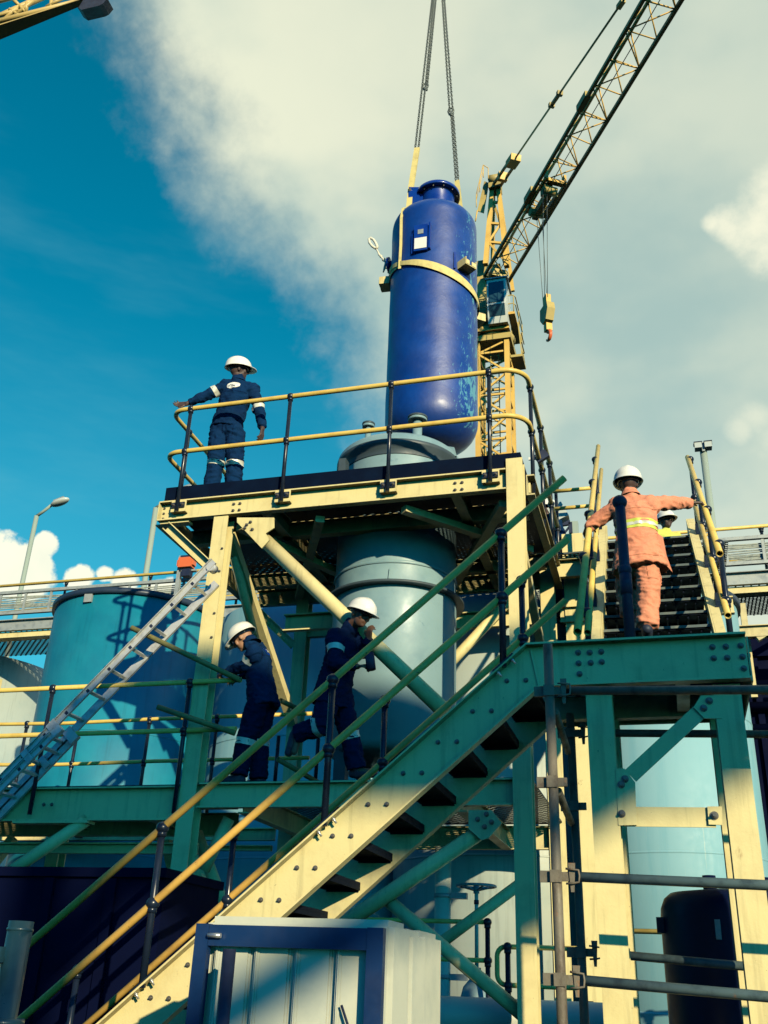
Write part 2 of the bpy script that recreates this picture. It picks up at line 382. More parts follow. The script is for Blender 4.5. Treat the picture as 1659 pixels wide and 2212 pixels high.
def thing(name, label, cat, loc=(0, 0, 0), group=None):
    o = bpy.data.objects.new(name, None); C.objects.link(o); o.location = loc; o.empty_display_size = .2
    return tag(o, label, cat, group)
def tag(o, label, cat, group=None, kind=None):
    if label: o['label'] = label
    if cat: o['category'] = cat
    if group: o['group'] = group
    if kind: o['kind'] = kind
    return o
def struct(o): o['kind'] = 'structure'; return o
def rep(src_mesh, name, m, parent, loc, rot=None):
    """one more object on the same mesh, placed at world point loc"""
    o = link(name, src_mesh, m, parent); o.location = V(loc)-wl(parent)
    if rot is not None: o.rotation_euler = rot
    return o
def copy_tree(o, parent=None):
    c = o.copy(); C.objects.link(c); c.parent = parent
    for ch in list(o.children): copy_tree(ch, c)
    return c
def lerp(a, b, t): return V(a)*(1-t)+V(b)*t
def arc(c, u, v, r, a0, a1, n=8): return [V(c)+(V(u)*math.cos(a0+(a1-a0)*i/n)+V(v)*math.sin(a0+(a1-a0)*i/n))*r for i in range(n+1)]
# shared small hardware
_b = MB(); _b.lathe((0, 0, 0), [(.020, 0), (.020, .004), (.0, .004)], 14); _b.lathe((0, 0, .004), [(.0135, 0), (.0135, .011), (.012, .013), (0, .013)], 6); _b.cyl((0, 0, .017), (0, 0, .028), .008, 8)
BOLT = _b.mesh('bolt')
def bolts(parent, pts, nrm, m='bolt', sc=1.0):
    q = V(nrm).to_track_quat('Z', 'Y').to_euler()
    for p in pts:
        o = rep(BOLT, 'bolt', m, parent, p, q); o.scale = (sc, sc, sc)
# ------------------------------------------------------------------ ground
g = MB(); g.add([(-900, -900, 0), (900, -900, 0), (900, 900, 0), (-900, 900, 0)], [(0, 1, 2, 3)])
struct(g.build('ground', 'concrete'))

# ------------------------------------------------------------------ the platform that carries the grey vessel
XL, XR, YF, YB = -4.95, -1.07, 8.30, 11.0
plat = thing('support_platform', 'tall cream steel platform with yellow rails carrying the grey vessel', 'steel platform', (-3, 9.6, 0))
for (x0, y0, zt) in ((-4.30, YF, 5.975), (-1.24, YF-.01, 6.31), (-4.30, 10.8, 5.975), (-1.24, 10.8, 6.3)):
    b = MB(); b.hsec((x0+.08, y0+.08, 0), (x0+.08, y0+.08, zt), .16, .16, .012, .009, up=(0, 1, 0))
    o = b.build('column', 'cream', plat)
    if y0 < 9 and x0 < -3: bolts(o, [(x0+.135, YF-.001, z) for z in (4.65, 4.9, 5.35, 5.6)], (0, -1, 0), sc=.7)
def channel_y(b, x0, x1, yf, z0, z1, wd=.08):   # beam along X with its flanges towards the viewer
    b.b2((x0, yf+wd-.010, z0), (x1, yf+wd, z1)); b.b2((x0, yf, z1-.014), (x1, yf+wd-.012, z1)); b.b2((x0, yf, z0), (x1, yf+wd-.012, z0+.014))
b = MB(); channel_y(b, XL, -1.245, YF-.02, 5.98, 6.205)
b.b2((XL-.008, YF-.015, 5.985), (XL-.001, YF+.13, 6.2))
fb = b.build('edge_beam', 'cream', plat)
yb_ = YF+.049
for cx in (-4.08, -1.72): bolts(fb, [(cx+dx, yb_, 6.09+dz) for dx in (-.035, .035) for dz in (-.04, .035)], (0, -1, 0), sc=.85)
bolts(fb, [(XL+.03, yb_, z) for z in (6.03, 6.09, 6.15)], (0, -1, 0), sc=.7)
b = MB(); b.csec((XL, YF+.1, 6.0925), (XL, YB, 6.0925), .08, .223, side=-1); b.build('edge_beam', 'cream', plat)
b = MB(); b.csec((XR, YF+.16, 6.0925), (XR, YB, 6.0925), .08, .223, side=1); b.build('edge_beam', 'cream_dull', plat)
b = MB(); channel_y(b, XL+.05, XR-.05, YB-.1, 5.985, 6.2); b.build('edge_beam', 'cream', plat)
for x in (-3.75, -1.75):
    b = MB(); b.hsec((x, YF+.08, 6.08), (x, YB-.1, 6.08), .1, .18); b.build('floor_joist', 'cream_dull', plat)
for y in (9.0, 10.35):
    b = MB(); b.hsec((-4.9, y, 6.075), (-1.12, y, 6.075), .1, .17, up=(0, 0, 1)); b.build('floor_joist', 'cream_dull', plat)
for p, q in (((-4.1, 8.5, 5.93), (-3.1, 10.7, 5.93)), ((-1.3, 8.5, 5.93), (-2.3, 10.7, 5.93)), ((-3.2, 8.5, 5.94), (-4.2, 10.6, 5.94)), ((-2.3, 8.45, 5.94), (-1.2, 9.7, 5.94))):
    b = MB(); b.bar(p, q, .09, .07); b.build('floor_brace', 'cream_dull', plat)
b = MB(); b.b2((XL+.04, YF+.05, 6.206), (XR-.04, YB-.03, 6.222)); b.build('floor_grating', 'grating', plat)
b = MB()
b.b2((XL+.03, YF+.02, 6.212), (XR-.03, YF+.028, 6.385)); b.b2((XL+.03, YF+.03, 6.212), (XL+.038, YB, 6.385)); b.b2((XR-.038, YF+.03, 6.212), (XR-.03, YB, 6.385))
b.b2((XL+.04, YB-.01, 6.212), (XR-.04, YB-.002, 6.385)); b.build('kick_plate', 'kick', plat)
# knee brace under the left overhang
b = MB(); k0 = V((-4.85, YF+.07, 5.93)); k1 = V((-4.31, YF+.07, 5.44))
b.csec(k0, k1, .07, .10, .01, .01, up=(0, 0, 1), side=1); b.b2((-4.93, YF+.02, 5.955), (-4.6, YF+.12, 5.978)); kb = b.build('knee_brace', 'cream', plat)
b = MB(); k0 = V((-4.88, 9.6, 5.93)); b.csec((-4.88, 10.85, 5.93), (-4.31, 10.85, 5.40), .07, .1, .01, .01); b.build('knee_brace', 'cream', plat)
# hand rails of the upper deck
RZ, MZ = 7.32, 6.78
rr = .026
yr = YF-.045; xl = XL-.02; xr = XR+.05
for z in (RZ, MZ):
    c1 = arc((xl+.17, yr+.17, z), (0, -1, 0), (-1, 0, 0), .17, 0, math.pi/2)
    c2 = arc((xr-.24, yr+.24, z), (1, 0, 0), (0, -1, 0), .24, 0, math.pi/2)
    path = [(xl, YB, z)]+c1[::-1]+c2[::-1]+[(xr, YB+.05, z)]
    b = MB(); b.tube(path, rr, 12); b.build('hand_rail', 'rail', plat)
def post(parent, base, h, balls, r=.021, rb=.041, m='black', name='post', plate=None):
    b = MB(); base = V(base); b.cyl(base, base+V((0, 0, h)), r, 12)
    for z in balls:
        b.ball(base+V((0, 0, z)), rb, 14, 8, (1, 1, .92))
        b.cyl(base+V((0, 0, z-.055)), base+V((0, 0, z-.02)), r+.008, 12)
    if plate: b.box(base+V(plate[0]), plate[1])
    return b.build(name, m, parent)
for i, x in enumerate((-1.39, -2.42, -3.545, -4.72)):
    post(plat, (x, yr, 6.055), RZ-6.055, (MZ-6.055, RZ-6.055))
    b = MB(); b.b2((x-.085, yr+.024, 6.075), (x+.085, yr+.034, 6.20)); b.b2((x-.085, yr+.024, 6.065), (x+.085, YF+.04, 6.074))
    o = b.build('post_bracket', 'cream', plat)
    b = MB(); b.b2((x-.075, yr+.005, 6.105), (x+.075, yr+.022, 6.165)); b.build('post_clamp', 'black', plat)
    bolts(plat, [(x-.052, yr+.004, 6.135), (x+.052, yr+.004, 6.135)], (0, -1, 0), 'zinc', .95)
for y in (8.62, 9.46, 10.3, 10.95):
    post(plat, (xr, y, 6.0), RZ-6.0, (MZ-6.0, RZ-6.0))
    b = MB(); b.b2((XR-.01, y-.07, 6.05), (xr-.022, y+.07, 6.16)); b.build('post_bracket', 'cream', plat)
for y in (8.72, 9.8, 10.85):
    post(plat, (xl, y, 6.0), RZ-6.0, (MZ-6.0, RZ-6.0))
# front diagonal and its gusset
yb = YF+.10
b = MB(); b.tube([P(556, 1152, Y=yb), P(962, 1538, Y=yb)], .073, 20); db = b.build('diagonal_brace', 'cream', plat)
gx = [P(x, y, Y=YF+.005) for x, y in ((512, 1118), (592, 1118), (592, 1140), (574, 1152), (582, 1166), (565, 1184), (512, 1128))]
b = MB(); b.prism(gx, (0, .014, 0)); gs = b.build('gusset_plate', 'cream', plat)
bolts(gs, [P(x, y, Y=YF+.003) for x, y in ((529, 1141), (541, 1128), (545, 1144), (533, 1134))], (0, -1, 0), sc=.9)
b = MB(); b.tube([P(1142, 1252, Y=10.75), P(830, 1585, Y=10.75)], .06, 16); b.build('diagonal_brace', 'cream', plat)
b = MB(); b.tube([P(505, 1200, X=-4.22), P(556, 1400, X=-4.22), ], .05, 12); b.build('diagonal_brace', 'cream', plat)
b = MB(); b.bar((-4.2, 8.5, 5.85), (-4.2, 10.75, 4.4), .1, .1); b.build('diagonal_brace', 'cream', plat)
b = MB(); b.bar((-1.16, 8.5, 5.6), (-1.16, 10.75, 4.6), .08, .1); b.build('diagonal_brace', 'cream_dull', plat)
b = MB(); channel_y(b, -4.13, -1.25, 10.82, 5.5, 5.7); b.build('tie_beam', 'cream', plat)
b = MB(); channel_y(b, -4.13, -3.5, 10.0, 5.3, 5.5); b.build('tie_beam', 'cream', plat)
# middle deck
b = MB(); channel_y(b, -4.13, -1.25, YF+.02, 3.04, 3.262); mb_ = b.build('middle_beam', 'cream', plat); bolts(mb_, [(-1.75, YF+.088, 3.17)], (0, -1, 0), sc=1.0)
b = MB(); channel_y(b, -10.5, -4.33, YF-.0, 2.93, 3.235); mb_ = b.build('middle_beam', 'cream', plat)
bolts(mb_, [P(x, 1738, Y=YF-.002) for x in (95, 112)], (0, -1, 0), sc=.9)
for x in (-9.2, -7.6, -6.1, -5.0):
    b = MB(); b.hsec((x, YF+.1, 3.13), (x, 9.7, 3.13), .09, .17); b.build('floor_joist', 'cream', plat)
b = MB(); channel_y(b, -10.5, -4.33, 9.66, 2.98, 3.21); b.build('middle_beam', 'cream', plat)
for x in (-3.7, -1.7):
    b = MB(); b.hsec((x, YF+.1, 3.10), (x, 10.8, 3.10), .1, .2); b.build('floor_joist', 'cream_dull', plat)
b = MB(); b.b2((-10.4, YF+.06, 3.24), (-4.31, 9.66, 3.256)); b.b2((-4.305, YF+.1, 3.264), (-1.1, 10.9, 3.28)); b.build('floor_grating', 'grating', plat)
b = MB(); channel_y(b, -4.13, -1.25, 10.82, 3.0, 3.24); b.build('middle_beam', 'cream_dull', plat)
b = MB(); channel_y(b, -9.0, -4.33, YF+.5, 2.70, 2.80); b.build('lower_tie', 'cream', plat)
b = MB(); channel_y(b, -9.5, -4.4, 10.90, 3.10, 3.24); b.build('lower_tie', 'cream', plat)
b = MB(); channel_y(b, -8.4, -4.4, 10.84, 2.98, 3.04); b.build('lower_tie', 'cream', plat)
for x in (-8.2, -6.9, -5.9, -4.9):
    b = MB(); b.bar((x, 10.88, 3.17), (x+.30, 10.25, 3.17), .09, .10); b.build('lower_tie', 'cream', plat)
b = MB(); b.b2((-5.35, 10.80, 2.70), (-5.15, 10.83, 2.97)); b.build('gusset_plate', 'cream', plat)
b = MB(); b.bar((-5.2, 10.8, 2.7), (-4.6, 10.7, 1.6), .10, .08); b.build('diagonal_brace', 'cream', plat)
b = MB(); b.bar((-7.9, 10.8, 2.7), (-8.8, 10.7, 1.6), .12, .08); b.build('diagonal_brace', 'cream', plat)
# rails of the middle deck
for z in (4.20, 3.735):
    b = MB(); b.tube([(-10.4, YF-.03, z), (-3.79, YF-.03, z)], .024, 12); b.build('hand_rail', 'rail', plat)
for x in (P(117, 1500, Y=YF).x, P(411, 1500, Y=YF).x, -8.2):
    post(plat, (x, YF-.035, 2.98), 4.2-2.98, (3.735-2.98, 4.2-2.98))
zb = P(300, 1645, Y=9.75).z
for z in (zb, zb+.47):
    b = MB(); b.tube([(-10.4, 9.75, z), (-8, 9.75, z+.01), (-6.6, 9.75, z-.015), (-5.4, 9.75, z), (-3.6, 9.75, z)], .021, 10); b.build('hand_rail', 'rail', plat)
for x in (P(150, 1680, Y=9.75).x, P(306, 1680, Y=9.75).x, P(455, 1680, Y=9.75).x, P(40, 1660, Y=9.75).x):
    post(plat, (x, 9.75, 3.1), zb+.47-3.1, (zb-3.1, zb+.47-3.1), r=.019, rb=.034)
# loose ended rails that run down to the inner ladder
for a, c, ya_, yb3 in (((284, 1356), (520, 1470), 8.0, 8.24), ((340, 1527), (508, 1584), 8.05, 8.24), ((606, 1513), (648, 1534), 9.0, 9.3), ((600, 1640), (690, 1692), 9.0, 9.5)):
    b = MB(); b.pipe(P(*a, Y=ya_), P(*c, Y=yb3), .026); b.build('hand_rail', 'rail_shade_dark', plat)
b = MB(); b.cyl(P(602, 1590, Y=9.4), P(592, 1710, Y=9.4), .02); b.build('post', 'black', plat); b = MB(); b.cyl(P(690, 1560, Y=9.6), P(680, 1705, Y=9.6), .02); b.build('post', 'black', plat)
# bracing of the lower storey
gx = [P(x, y, Y=YF+.01) for x, y in ((1012, 1750), (1062, 1750), (1084, 1778), (1056, 1810), (1040, 1815), (1012, 1790))]
b = MB(); b.prism(gx, (0, .014, 0)); gs = b.build('gusset_plate', 'cream_dull', plat)
bolts(gs, [P(x, y, Y=YF+.008) for x, y in ((1032, 1770), (1051, 1759), (1062, 1776), (1047, 1786))], (0, -1, 0), sc=1.1)
b = MB(); b.tube([P(1040, 1795, Y=yb), P(700, 2025, Y=yb)], .064, 18); b.build('diagonal_brace', 'cream', plat)
b = MB(); b.tube([P(820, 1930, Y=8.46), P(1135, 2197, Y=8.46)], .055, 16); b.build('diagonal_brace', 'cream', plat)
b = MB(); b.tube([P(1124, 1909, Y=9.6), P(905, 2072, Y=9.6)], .052, 14); b.build('diagonal_brace', 'cream', plat)
b = MB(); b.tube([P(186, 1772, Y=YF+.05), P(-40, 1925, Y=YF+.05)], .058, 16); b.build('diagonal_brace', 'cream', plat)
b = MB(); b.b2((-6.0, YF-.02, 2.905), (-5.2, YF+.12, 2.928)); b.build('gusset_plate', 'cream', plat)
b = MB(); b.tube([P(425, 1800, Y=9.2), P(480, 1950, Y=9.2)], .06, 14); b.build('diagonal_brace', 'cream_dull', plat); b = MB(); b.tube([P(495, 1768, Y=8.6), P(440, 1880, Y=8.6)], .055, 14); b.build('diagonal_brace', 'cream_dull', plat)
b = MB(); b.bar((-6.9, 9.6, 2.95), (-7.9, 9.6, 1.5), .1, .08); b.build('diagonal_brace', 'cream', plat); b = MB(); b.bar((-5.0, 9.5, 2.9), (-4.6, 9.5, 1.9), .09, .09); b.build('diagonal_brace', 'cream', plat)
b = MB(); b.hsec((-9.6, YF+.08, 0), (-9.6, YF+.08, 2.93), .15, .15, up=(0, 1, 0)); b.build('column', 'cream', plat)
b = MB(); b.hsec((-6.4, 9.7, 0), (-6.4, 9.7, 2.97), .15, .15, up=(0, 1, 0)); b.build('column', 'cream', plat)

# ------------------------------------------------------------------ front staircase and its landing
st = thing('access_staircase', 'foreground cream steel staircase climbing to a bolted landing channel', 'staircase', (-.3, 6.4, 0))
SLP = .851
def tz(x): return 3.63+SLP*(x+.78)
XB = -4.8
def stringer(y, face, m):
    b = MB(); zt, zb_ = 3.63, 3.345; t = .013
    top = [(XB, tz(XB)), (-.78, zt), (.53, zt)]; bot = [(XB, tz(XB)-.35), (-.703, zb_), (.53, zb_)]
    def pr(pts, y0, y1): b.prism([(x, y0, z) for x, z in pts], (0, y1-y0, 0))
    pr(top+bot[::-1], y, y+.010*face)
    y0, y1 = (y-.068*face, y-.0015*face)
    pr(top+[(.53, zt-t), (-.78-.0, zt-t), (XB, tz(XB)-t*1.25)], y0, y1)
    pr([(XB, tz(XB)-.35+t*1.25), (-.703, zb_+t), (.53, zb_+t)]+bot[::-1], y0, y1)
    return b.build('stringer', m, st)
YS, YT = 5.97, 6.76
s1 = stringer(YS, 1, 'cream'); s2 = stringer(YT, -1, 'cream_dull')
b = MB(); b.bar((-.757, YS-.006, 3.60), (-.713, YS-.006, 3.36), .012, .012, up=(0, 1, 0)); b.build('weld_seam', 'cream', st)
TB = []
for k in range(17):
    x = -.86-.22*k; z = 3.405-.1873*k
    TB += [(x-.055, YS-.001, z), (x+.065, YS-.001, z)]
    b = MB(); b.b2((x-.13, YS+.012, z-.03), (x+.12, YT-.012, z-.008)); b.b2((x-.13, YS+.012, z-.058), (x-.118, YT-.012, z-.031)); b.b2((x+.108, YS+.012, z-.058), (x+.12, YT-.012, z-.031))
    b.b2((x-.12, YS+.012, z-.07), (x+.11, YS+.02, z-.031)); b.b2((x-.12, YT-.02, z-.07), (x+.11, YT-.012, z-.031))
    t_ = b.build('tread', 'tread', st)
bolts(s1, TB[:34], (0, -1, 0), sc=.78)
def px_on(pts, y): return [P(x, yy, Y=y) for x, yy in pts]
lb = [(1249, 1410), (1274, 1410), (1299, 1408), (1250, 1433), (1276, 1432), (1300, 1430), (1252, 1456), (1539, 1398), (1568, 1397), (1600, 1395), (1542, 1422), (1571, 1421), (1604, 1419), (1607, 1444)]
bolts(s1, px_on(lb, YS-.001), (0, -1, 0), 'boltring', sc=.95)
b = MB(); b.b2((-.75, YS+.012, 3.50), (.55, 6.95, 3.52)); b.build('landing_floor', 'grating', st)
b = MB(); b.b2((.535, YS, 3.345), (.545, 6.95, 3.62)); b.b2((-.70, 6.95, 3.345), (.545, 6.96, 3.54)); b.build('landing_edge', 'cream_dull', st)
for x in (-.35, .15):
    b = MB(); b.hsec((x, YS+.02, 3.43), (x, 6.94, 3.43), .08, .13); b.build('landing_joist', 'cream_dull', st)
for x in (-.435, .315):
    b = MB(); b.hsec((x+.078, YS+.035+.078, 0), (x+.078, YS+.113, 3.34), .156, .156, .012, .009, up=(0, 1, 0)); o = b.build('column', 'cream', st)
    b = MB(); b.hsec((x+.078, 6.85, 0), (x+.078, 6.85, 3.34), .156, .156, up=(0, 1, 0)); b.build('column', 'cream', st)
yg = YS+.03
def plate(pts, m='cream', y=yg, t=.012):
    b = MB(); b.prism(px_on(pts, y), (0, t, 0)); return b.build('gusset_plate', m, st)
o = plate([(1330, 1660), (1349, 1660), (1372, 1690), (1374, 1745), (1376, 1782), (1336, 1783)]); bolts(o, px_on([(1350, 1683), (1342, 1695), (1343, 1758)], yg-.001), (0, -1, 0), sc=1.1)
o = plate([(1498, 1528), (1514, 1502), (1560, 1502), (1560, 1552), (1522, 1552)]); bolts(o, px_on([(1520, 1530), (1532, 1514)], yg-.001), (0, -1, 0), sc=1.1)
b = MB(); b.bar(P(1362, 1676, Y=yg+.02), P(1512, 1537, Y=yg+.02), .010, .09, up=(0, 0, 1)); b.build('flat_brace', 'cream', st)
b = MB(); b.bar(P(1346, 1764, Y=yg+.022), P(1545, 1766, Y=yg+.022), .010, .11); o = b.build('flat_brace', 'cream', st)
o = plate([(1528, 1742), (1560, 1742), (1560, 1782), (1531, 1781)]); bolts(o, px_on([(1543, 1762)], yg-.001), (0, -1, 0), sc=1.2)
# stair rails, near and far side
def stair_rails(y, xe, off_t, off_m, posts, m):
    for off in (off_t, off_m):
        b = MB(); b.pipe((-4.75, y, tz(-4.75)+off), (xe, y, tz(xe)+off), .025, .005); b.build('hand_rail', m, st)
    for x, zt_ in posts:
        base = tz(x)-.02 if x < -.78 else 3.60
        post(st, (x, y, base), tz(x)+off_t-base, (tz(x)+off_m-base, tz(x)+off_t-base), r=.0225, rb=.043)
stair_rails(YS-.045, -.49, .91, .455, [(-.93, 0), (-2.06, 0), (-3.16, 0), (-4.25, 0)], 'rail_worn')
stair_rails(YT+.045, -.60, .91, .455, [(-.92, 0), (-1.95, 0), (-3.05, 0), (-4.15, 0)], 'rail_worn')
for x in (-.93, -2.06, -3.16):
    b = MB(); d = V((1, 0, SLP)).normalized()
    b.box((x, YS-.045, tz(x)+.006), (.17, .055, .010), (d, V((0, 1, 0)), d.cross(V((0, 1, 0))))); b.build('post_foot', 'black', st)
    for s in (-.06, .06):
        c = V((x, YS-.048, tz(x)))+d*s; n_ = V((-SLP, 0, 1)).normalized()
        b = MB(); b.cyl(c-n_*.055, c+n_*.012, .0075, 8); b.lathe(c-n_*.03, [(.014, 0), (.014, .012)], 6, n_); b.build('bolt', 'zinc', st)
x = P(1360, 1370, Y=5.93).x
b = MB(); zt_ = 4.61; yq = 6.01; b.cyl((x, yq, 3.53), (x, yq, zt_), .034, 14); b.ball((x, yq, zt_), .050); b.ball((x, yq, 4.12), .044); b.cyl((x, yq, 3.95), (x, yq, 4.09), .039, 14); b.build('post', 'blackmatt', st)

# ------------------------------------------------------------------ upper staircase
us = thing('upper_staircase', 'narrow cream staircase with dark open treads under the worker in orange', 'staircase', (.05, 8.5, 3.5))
def uz(y): return 4.42+.84*(y-8)
for x, sgn in ((-.41, -1), (.47, 1)):
    y0, y1 = 6.97, 10.55
    b = MB(); X0, X1 = x, x+sgn*.012
    pts = [(y0, uz(y0)), (y1, uz(y1)), (y1, uz(y1)-.32), (y0, uz(y0)-.12)]
    b.prism([(X0, y, z) for y, z in pts], (X1-X0, 0, 0))
    b.prism([(x+sgn*.0135, y0, uz(y0)), (x+sgn*.0135, y1, uz(y1)), (x+sgn*.0135, y1, uz(y1)-.016), (x+sgn*.0135, y0, uz(y0)-.016)], (sgn*.075, 0, 0))
    b.prism([(x+sgn*.0135, y0, uz(y0)-.12), (x+sgn*.0135, y1, uz(y1)-.32), (x+sgn*.0135, y1, uz(y1)-.305), (x+sgn*.0135, y0, uz(y0)-.105)], (sgn*.075, 0, 0))
    b.build('stringer', 'cream', us)
for k in range(1, 13):
    y = 7.05+.26*k; z = uz(y)-.06
    b = MB(); b.b2((-.405, y-.0, z-.03), (.465, y+.24, z)); 
    for i in range(10): b.b2((-.40+.087*i, y+.02, z-.055), (-.385+.087*i, y+.22, z-.031))
    b.b2((-.405, y+.225, z-.06), (.465, y+.24, z-.031))
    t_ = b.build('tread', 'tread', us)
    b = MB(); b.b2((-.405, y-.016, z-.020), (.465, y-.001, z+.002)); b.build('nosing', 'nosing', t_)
for x, sgn, y0t, y1t, y0m, y1m in ((-.475, -1, 6.15, 11.15, 7.1, 11.6), (.545, 1, 7.3, 10.2, 7.25, 9.95)):
    b = MB(); b.pipe((x-.03*sgn*0, y0t, uz(y0t)+.9), (x, y1t, uz(y1t)+.9), .028, .005); b.build('hand_rail', 'rail', us)
    b = MB(); b.pipe((x, y0m, uz(y0m)+.42), (x, y1m, uz(y1m)+.42), .026, .005); b.build('hand_rail', 'rail', us)
    for y in (7.45, 8.5, 9.55, 10.5) if sgn < 0 else (7.5, 8.35, 9.2, 10.1):
        post(us, (x+.02*sgn, y, uz(y)), .9, (.42, .9), r=.023, rb=.042)
        b = MB(); b.b2((x+.02*sgn-.03, y-.08, uz(y)-.06), (x+.02*sgn+.03, y+.08, uz(y)+.07)); b.build('post_foot', 'black', us)
# ------------------------------------------------------------------ blue vessel on the hook
BX, BY = -2.62, 10.9
BR = .622
bv = thing('blue_vessel', 'glossy blue cylindrical vessel hanging from yellow slings with scuffed paint', 'process vessel', (BX, BY, 8.05))
def dome(r, z0, h, sgn, n=10): return [(r*math.cos(math.pi/2*i/n)**.8 if i < n else 0, z0+sgn*h*math.sin(math.pi/2*i/n)) for i in range(n+1)]
prof = dome(BR, 8.42, .42, -1)[::-1]
zz = 8.42
while zz < 11.68: zz += .12; prof.append((BR, min(zz, 11.70)))
prof += dome(BR, 11.70, .33, 1)[1:]
b = MB(); b.lathe((BX, BY, 0), prof, 72, caps=False)
for i, v in enumerate(b.v):      # hand-laid laminate: slightly wavy shell
    d = V((v.x-BX, v.y-BY, 0))
    if d.length > .05: b.v[i] = v+d.normalized()*(.006*noise.noise(V((v.x*2.5, v.y*2.5, v.z*3.5))))
body = b.build('shell', 'vblue', bv)
b = MB(); b.lathe((BX+.04, BY, 0), [(.255, 11.9), (.25, 12.36), (.26, 12.385), (.335, 12.385), (.335, 12.44), (.25, 12.44), (.24, 12.40), (.24, 12.0)], 40, caps=False); nz = b.build('top_nozzle', 'vblue_part', bv)
bolts(nz, [(BX+.04+.295*math.cos(a), BY+.295*math.sin(a), 12.383) for a in [2*math.pi*i/12 for i in range(12)]], (0, 0, -1), sc=.9)
b = MB(); b.prism([P(x, y, Y=10.72) for x, y in ((883, 404), (905, 404), (908, 446), (881, 446))], (0, .03, 0)); b.prism([P(x, y, Y=10.735) for x, y in ((900, 420), (925, 420), (925, 447), (900, 447))], (0, .02, 0)); lug = b.build('lifting_lug', 'vblue_part', bv)
b = MB(); b.cyl(P(885.5, 409, Y=10.70), P(885.5, 409, Y=10.73), .022, 10); b.build('shackle_pin', 'zinc', lug)
ys = BY-BR
b = MB(); b.b2((-2.755, ys-.045, 10.84), (-2.56, ys+.05, 11.30)); b.b2((-2.545, ys-.05, 10.86), (-2.52, ys+.05, 11.32)); b.b2((-2.80, ys-.0, 10.84), (-2.78, ys+.05, 11.2)); brk = b.build('plate_bracket', 'vblue_part', bv)
b = MB(); b.b2((-2.745, ys-.052, 10.87), (-2.57, ys-.046, 11.06)); b.build('name_plate', 'white', brk)
b = MB(); b.b2((-2.70, ys-.052, 11.13), (-2.62, ys-.046, 11.21)); b.build('serial_plate', 'galv', brk)
def radial(az): a = R_(az); return V((math.sin(a), -math.cos(a), 0))          # azimuth right of -Y
for az, z, sgn in ((54, 10.60, 1), (-86, 10.80, 1), (128, 10.3, 1), (-150, 10.6, 1)):
    n_ = radial(az); t_ = V((-n_.y, n_.x, 0)); c = V((BX, BY, z))+n_*(BR+.02)
    b = MB(); up = V((0, 0, 1))
    b.box(c+n_*.06-up*.0, (.20, .17, .012), (t_, n_, up)); b.box(c+n_*.06+t_*.094+up*.063, (.012, .17, .115), (t_, n_, up)); b.box(c+n_*.06-t_*.094+up*.063, (.012, .17, .115), (t_, n_, up))
    b.box(c+up*.063, (.175, .012, .115), (t_, n_, up)); b.box(c+n_*.145+t_*.05+up*.04, (.075, .012, .07), (t_, n_, up)); b.box(c+n_*.145-t_*.06+up*.04, (.055, .012, .07), (t_, n_, up))
    b.build('support_lug', 'cream', bv)
b = MB(); c = P(846, 573, Y=BY-.05); b.cyl(c+V((.12, 0, 0)), c-V((.02, 0, 0)), .065, 16); b.cyl(c-V((.02, 0, 0)), c-V((.055, 0, 0)), .125, 20); noz = b.build('side_nozzle', 'vblue_part', bv)
bolts(noz, [c+V((-.056, .1*math.cos(a), .1*math.sin(a))) for a in [math.pi*i/3 for i in range(6)]], (-1, 0, 0), sc=.7)
b = MB(); n_ = radial(46)
for z in (10.55, 10.78): pass
b.box(V((BX, BY, 10.72))+radial(40)*(BR+.012), (.03, .03, .28), (V((-radial(40).y, radial(40).x, 0)), radial(40), V((0, 0, 1)))); b.build('weld_rib', 'vblue_part', bv)

# slings
sg = thing('lifting_sling', 'yellow webbing and doubled chains holding the blue vessel', 'lifting sling', (BX, BY, 10.6))
def band(fz, m='strap', w=.075, r=BR+.013):
    vs = []; n = 64; b = MB()
    for i in range(n):
        a = 360*i/n; d = radial(a); z = fz(a)
        for rr_, dz in ((r, -w/2), (r+.007, -w/2), (r+.007, w/2), (r, w/2)): vs.append(V((BX, BY, 0))+d*rr_+V((0, 0, z+dz)))
    fs = []
    for i in range(n):
        j = (i+1) % n
        for k in range(4): fs.append((i*4+k, j*4+k, j*4+(k+1) % 4, i*4+(k+1) % 4))
    b.add(vs, fs, False); return b
band(lambda a: 10.585-.22*math.sin(R_(a-8))+.03*math.cos(R_(a)), r=BR+.014).build('webbing', 'strap', sg)
band(lambda a: 10.605-.30*math.sin(R_(a-2))-.02*math.cos(R_(2*a)), r=BR+.023).build('webbing', 'strap', sg)
def ribbon(pts, w, t=.008, m='strap', side=(1, 0, 0)):
    b = MB()
    for p, q in zip(pts, pts[1:]): b.section(p, q, [(-w/2, -t/2), (w/2, -t/2), (w/2, t/2), (-w/2, t/2)], up=(0, 1, 0))
    return b.build('webbing', m, sg)
hit = V((BX, BY, 0))+radial(-34)*(BR+.03); hit.z = P(873, 579, Y=hit.y).z
top_l = P(901, 320, Y=BY-.1); top_r = P(987, 390, Y=BY+.15)
qs = lambda az, r, z: V((BX, BY, z))+radial(az)*r
ribbon([hit, qs(-34, BR+.022, 11.1), qs(-35, BR+.022, 11.62), qs(-37, BR-.02, 11.84), qs(-42, .46, 11.98), P(884, 447, Y=BY-.24)], .04)
ribbon([P(883, 452, Y=BY-.2), P(888, 404, Y=BY-.13), top_l], .085, .03)
ribbon([P(890, 404, Y=BY-.1), top_l+V((.01, .02, 0))], .05, .04, 'strap')
rs_ = V((BX, BY, 0))+radial(150)*(BR+.03); rs_.z = 11.5
ribbon([rs_, P(995, 455, Y=BY+.3), top_r], .075, .03)
MR = P(948, -78, Y=BY)
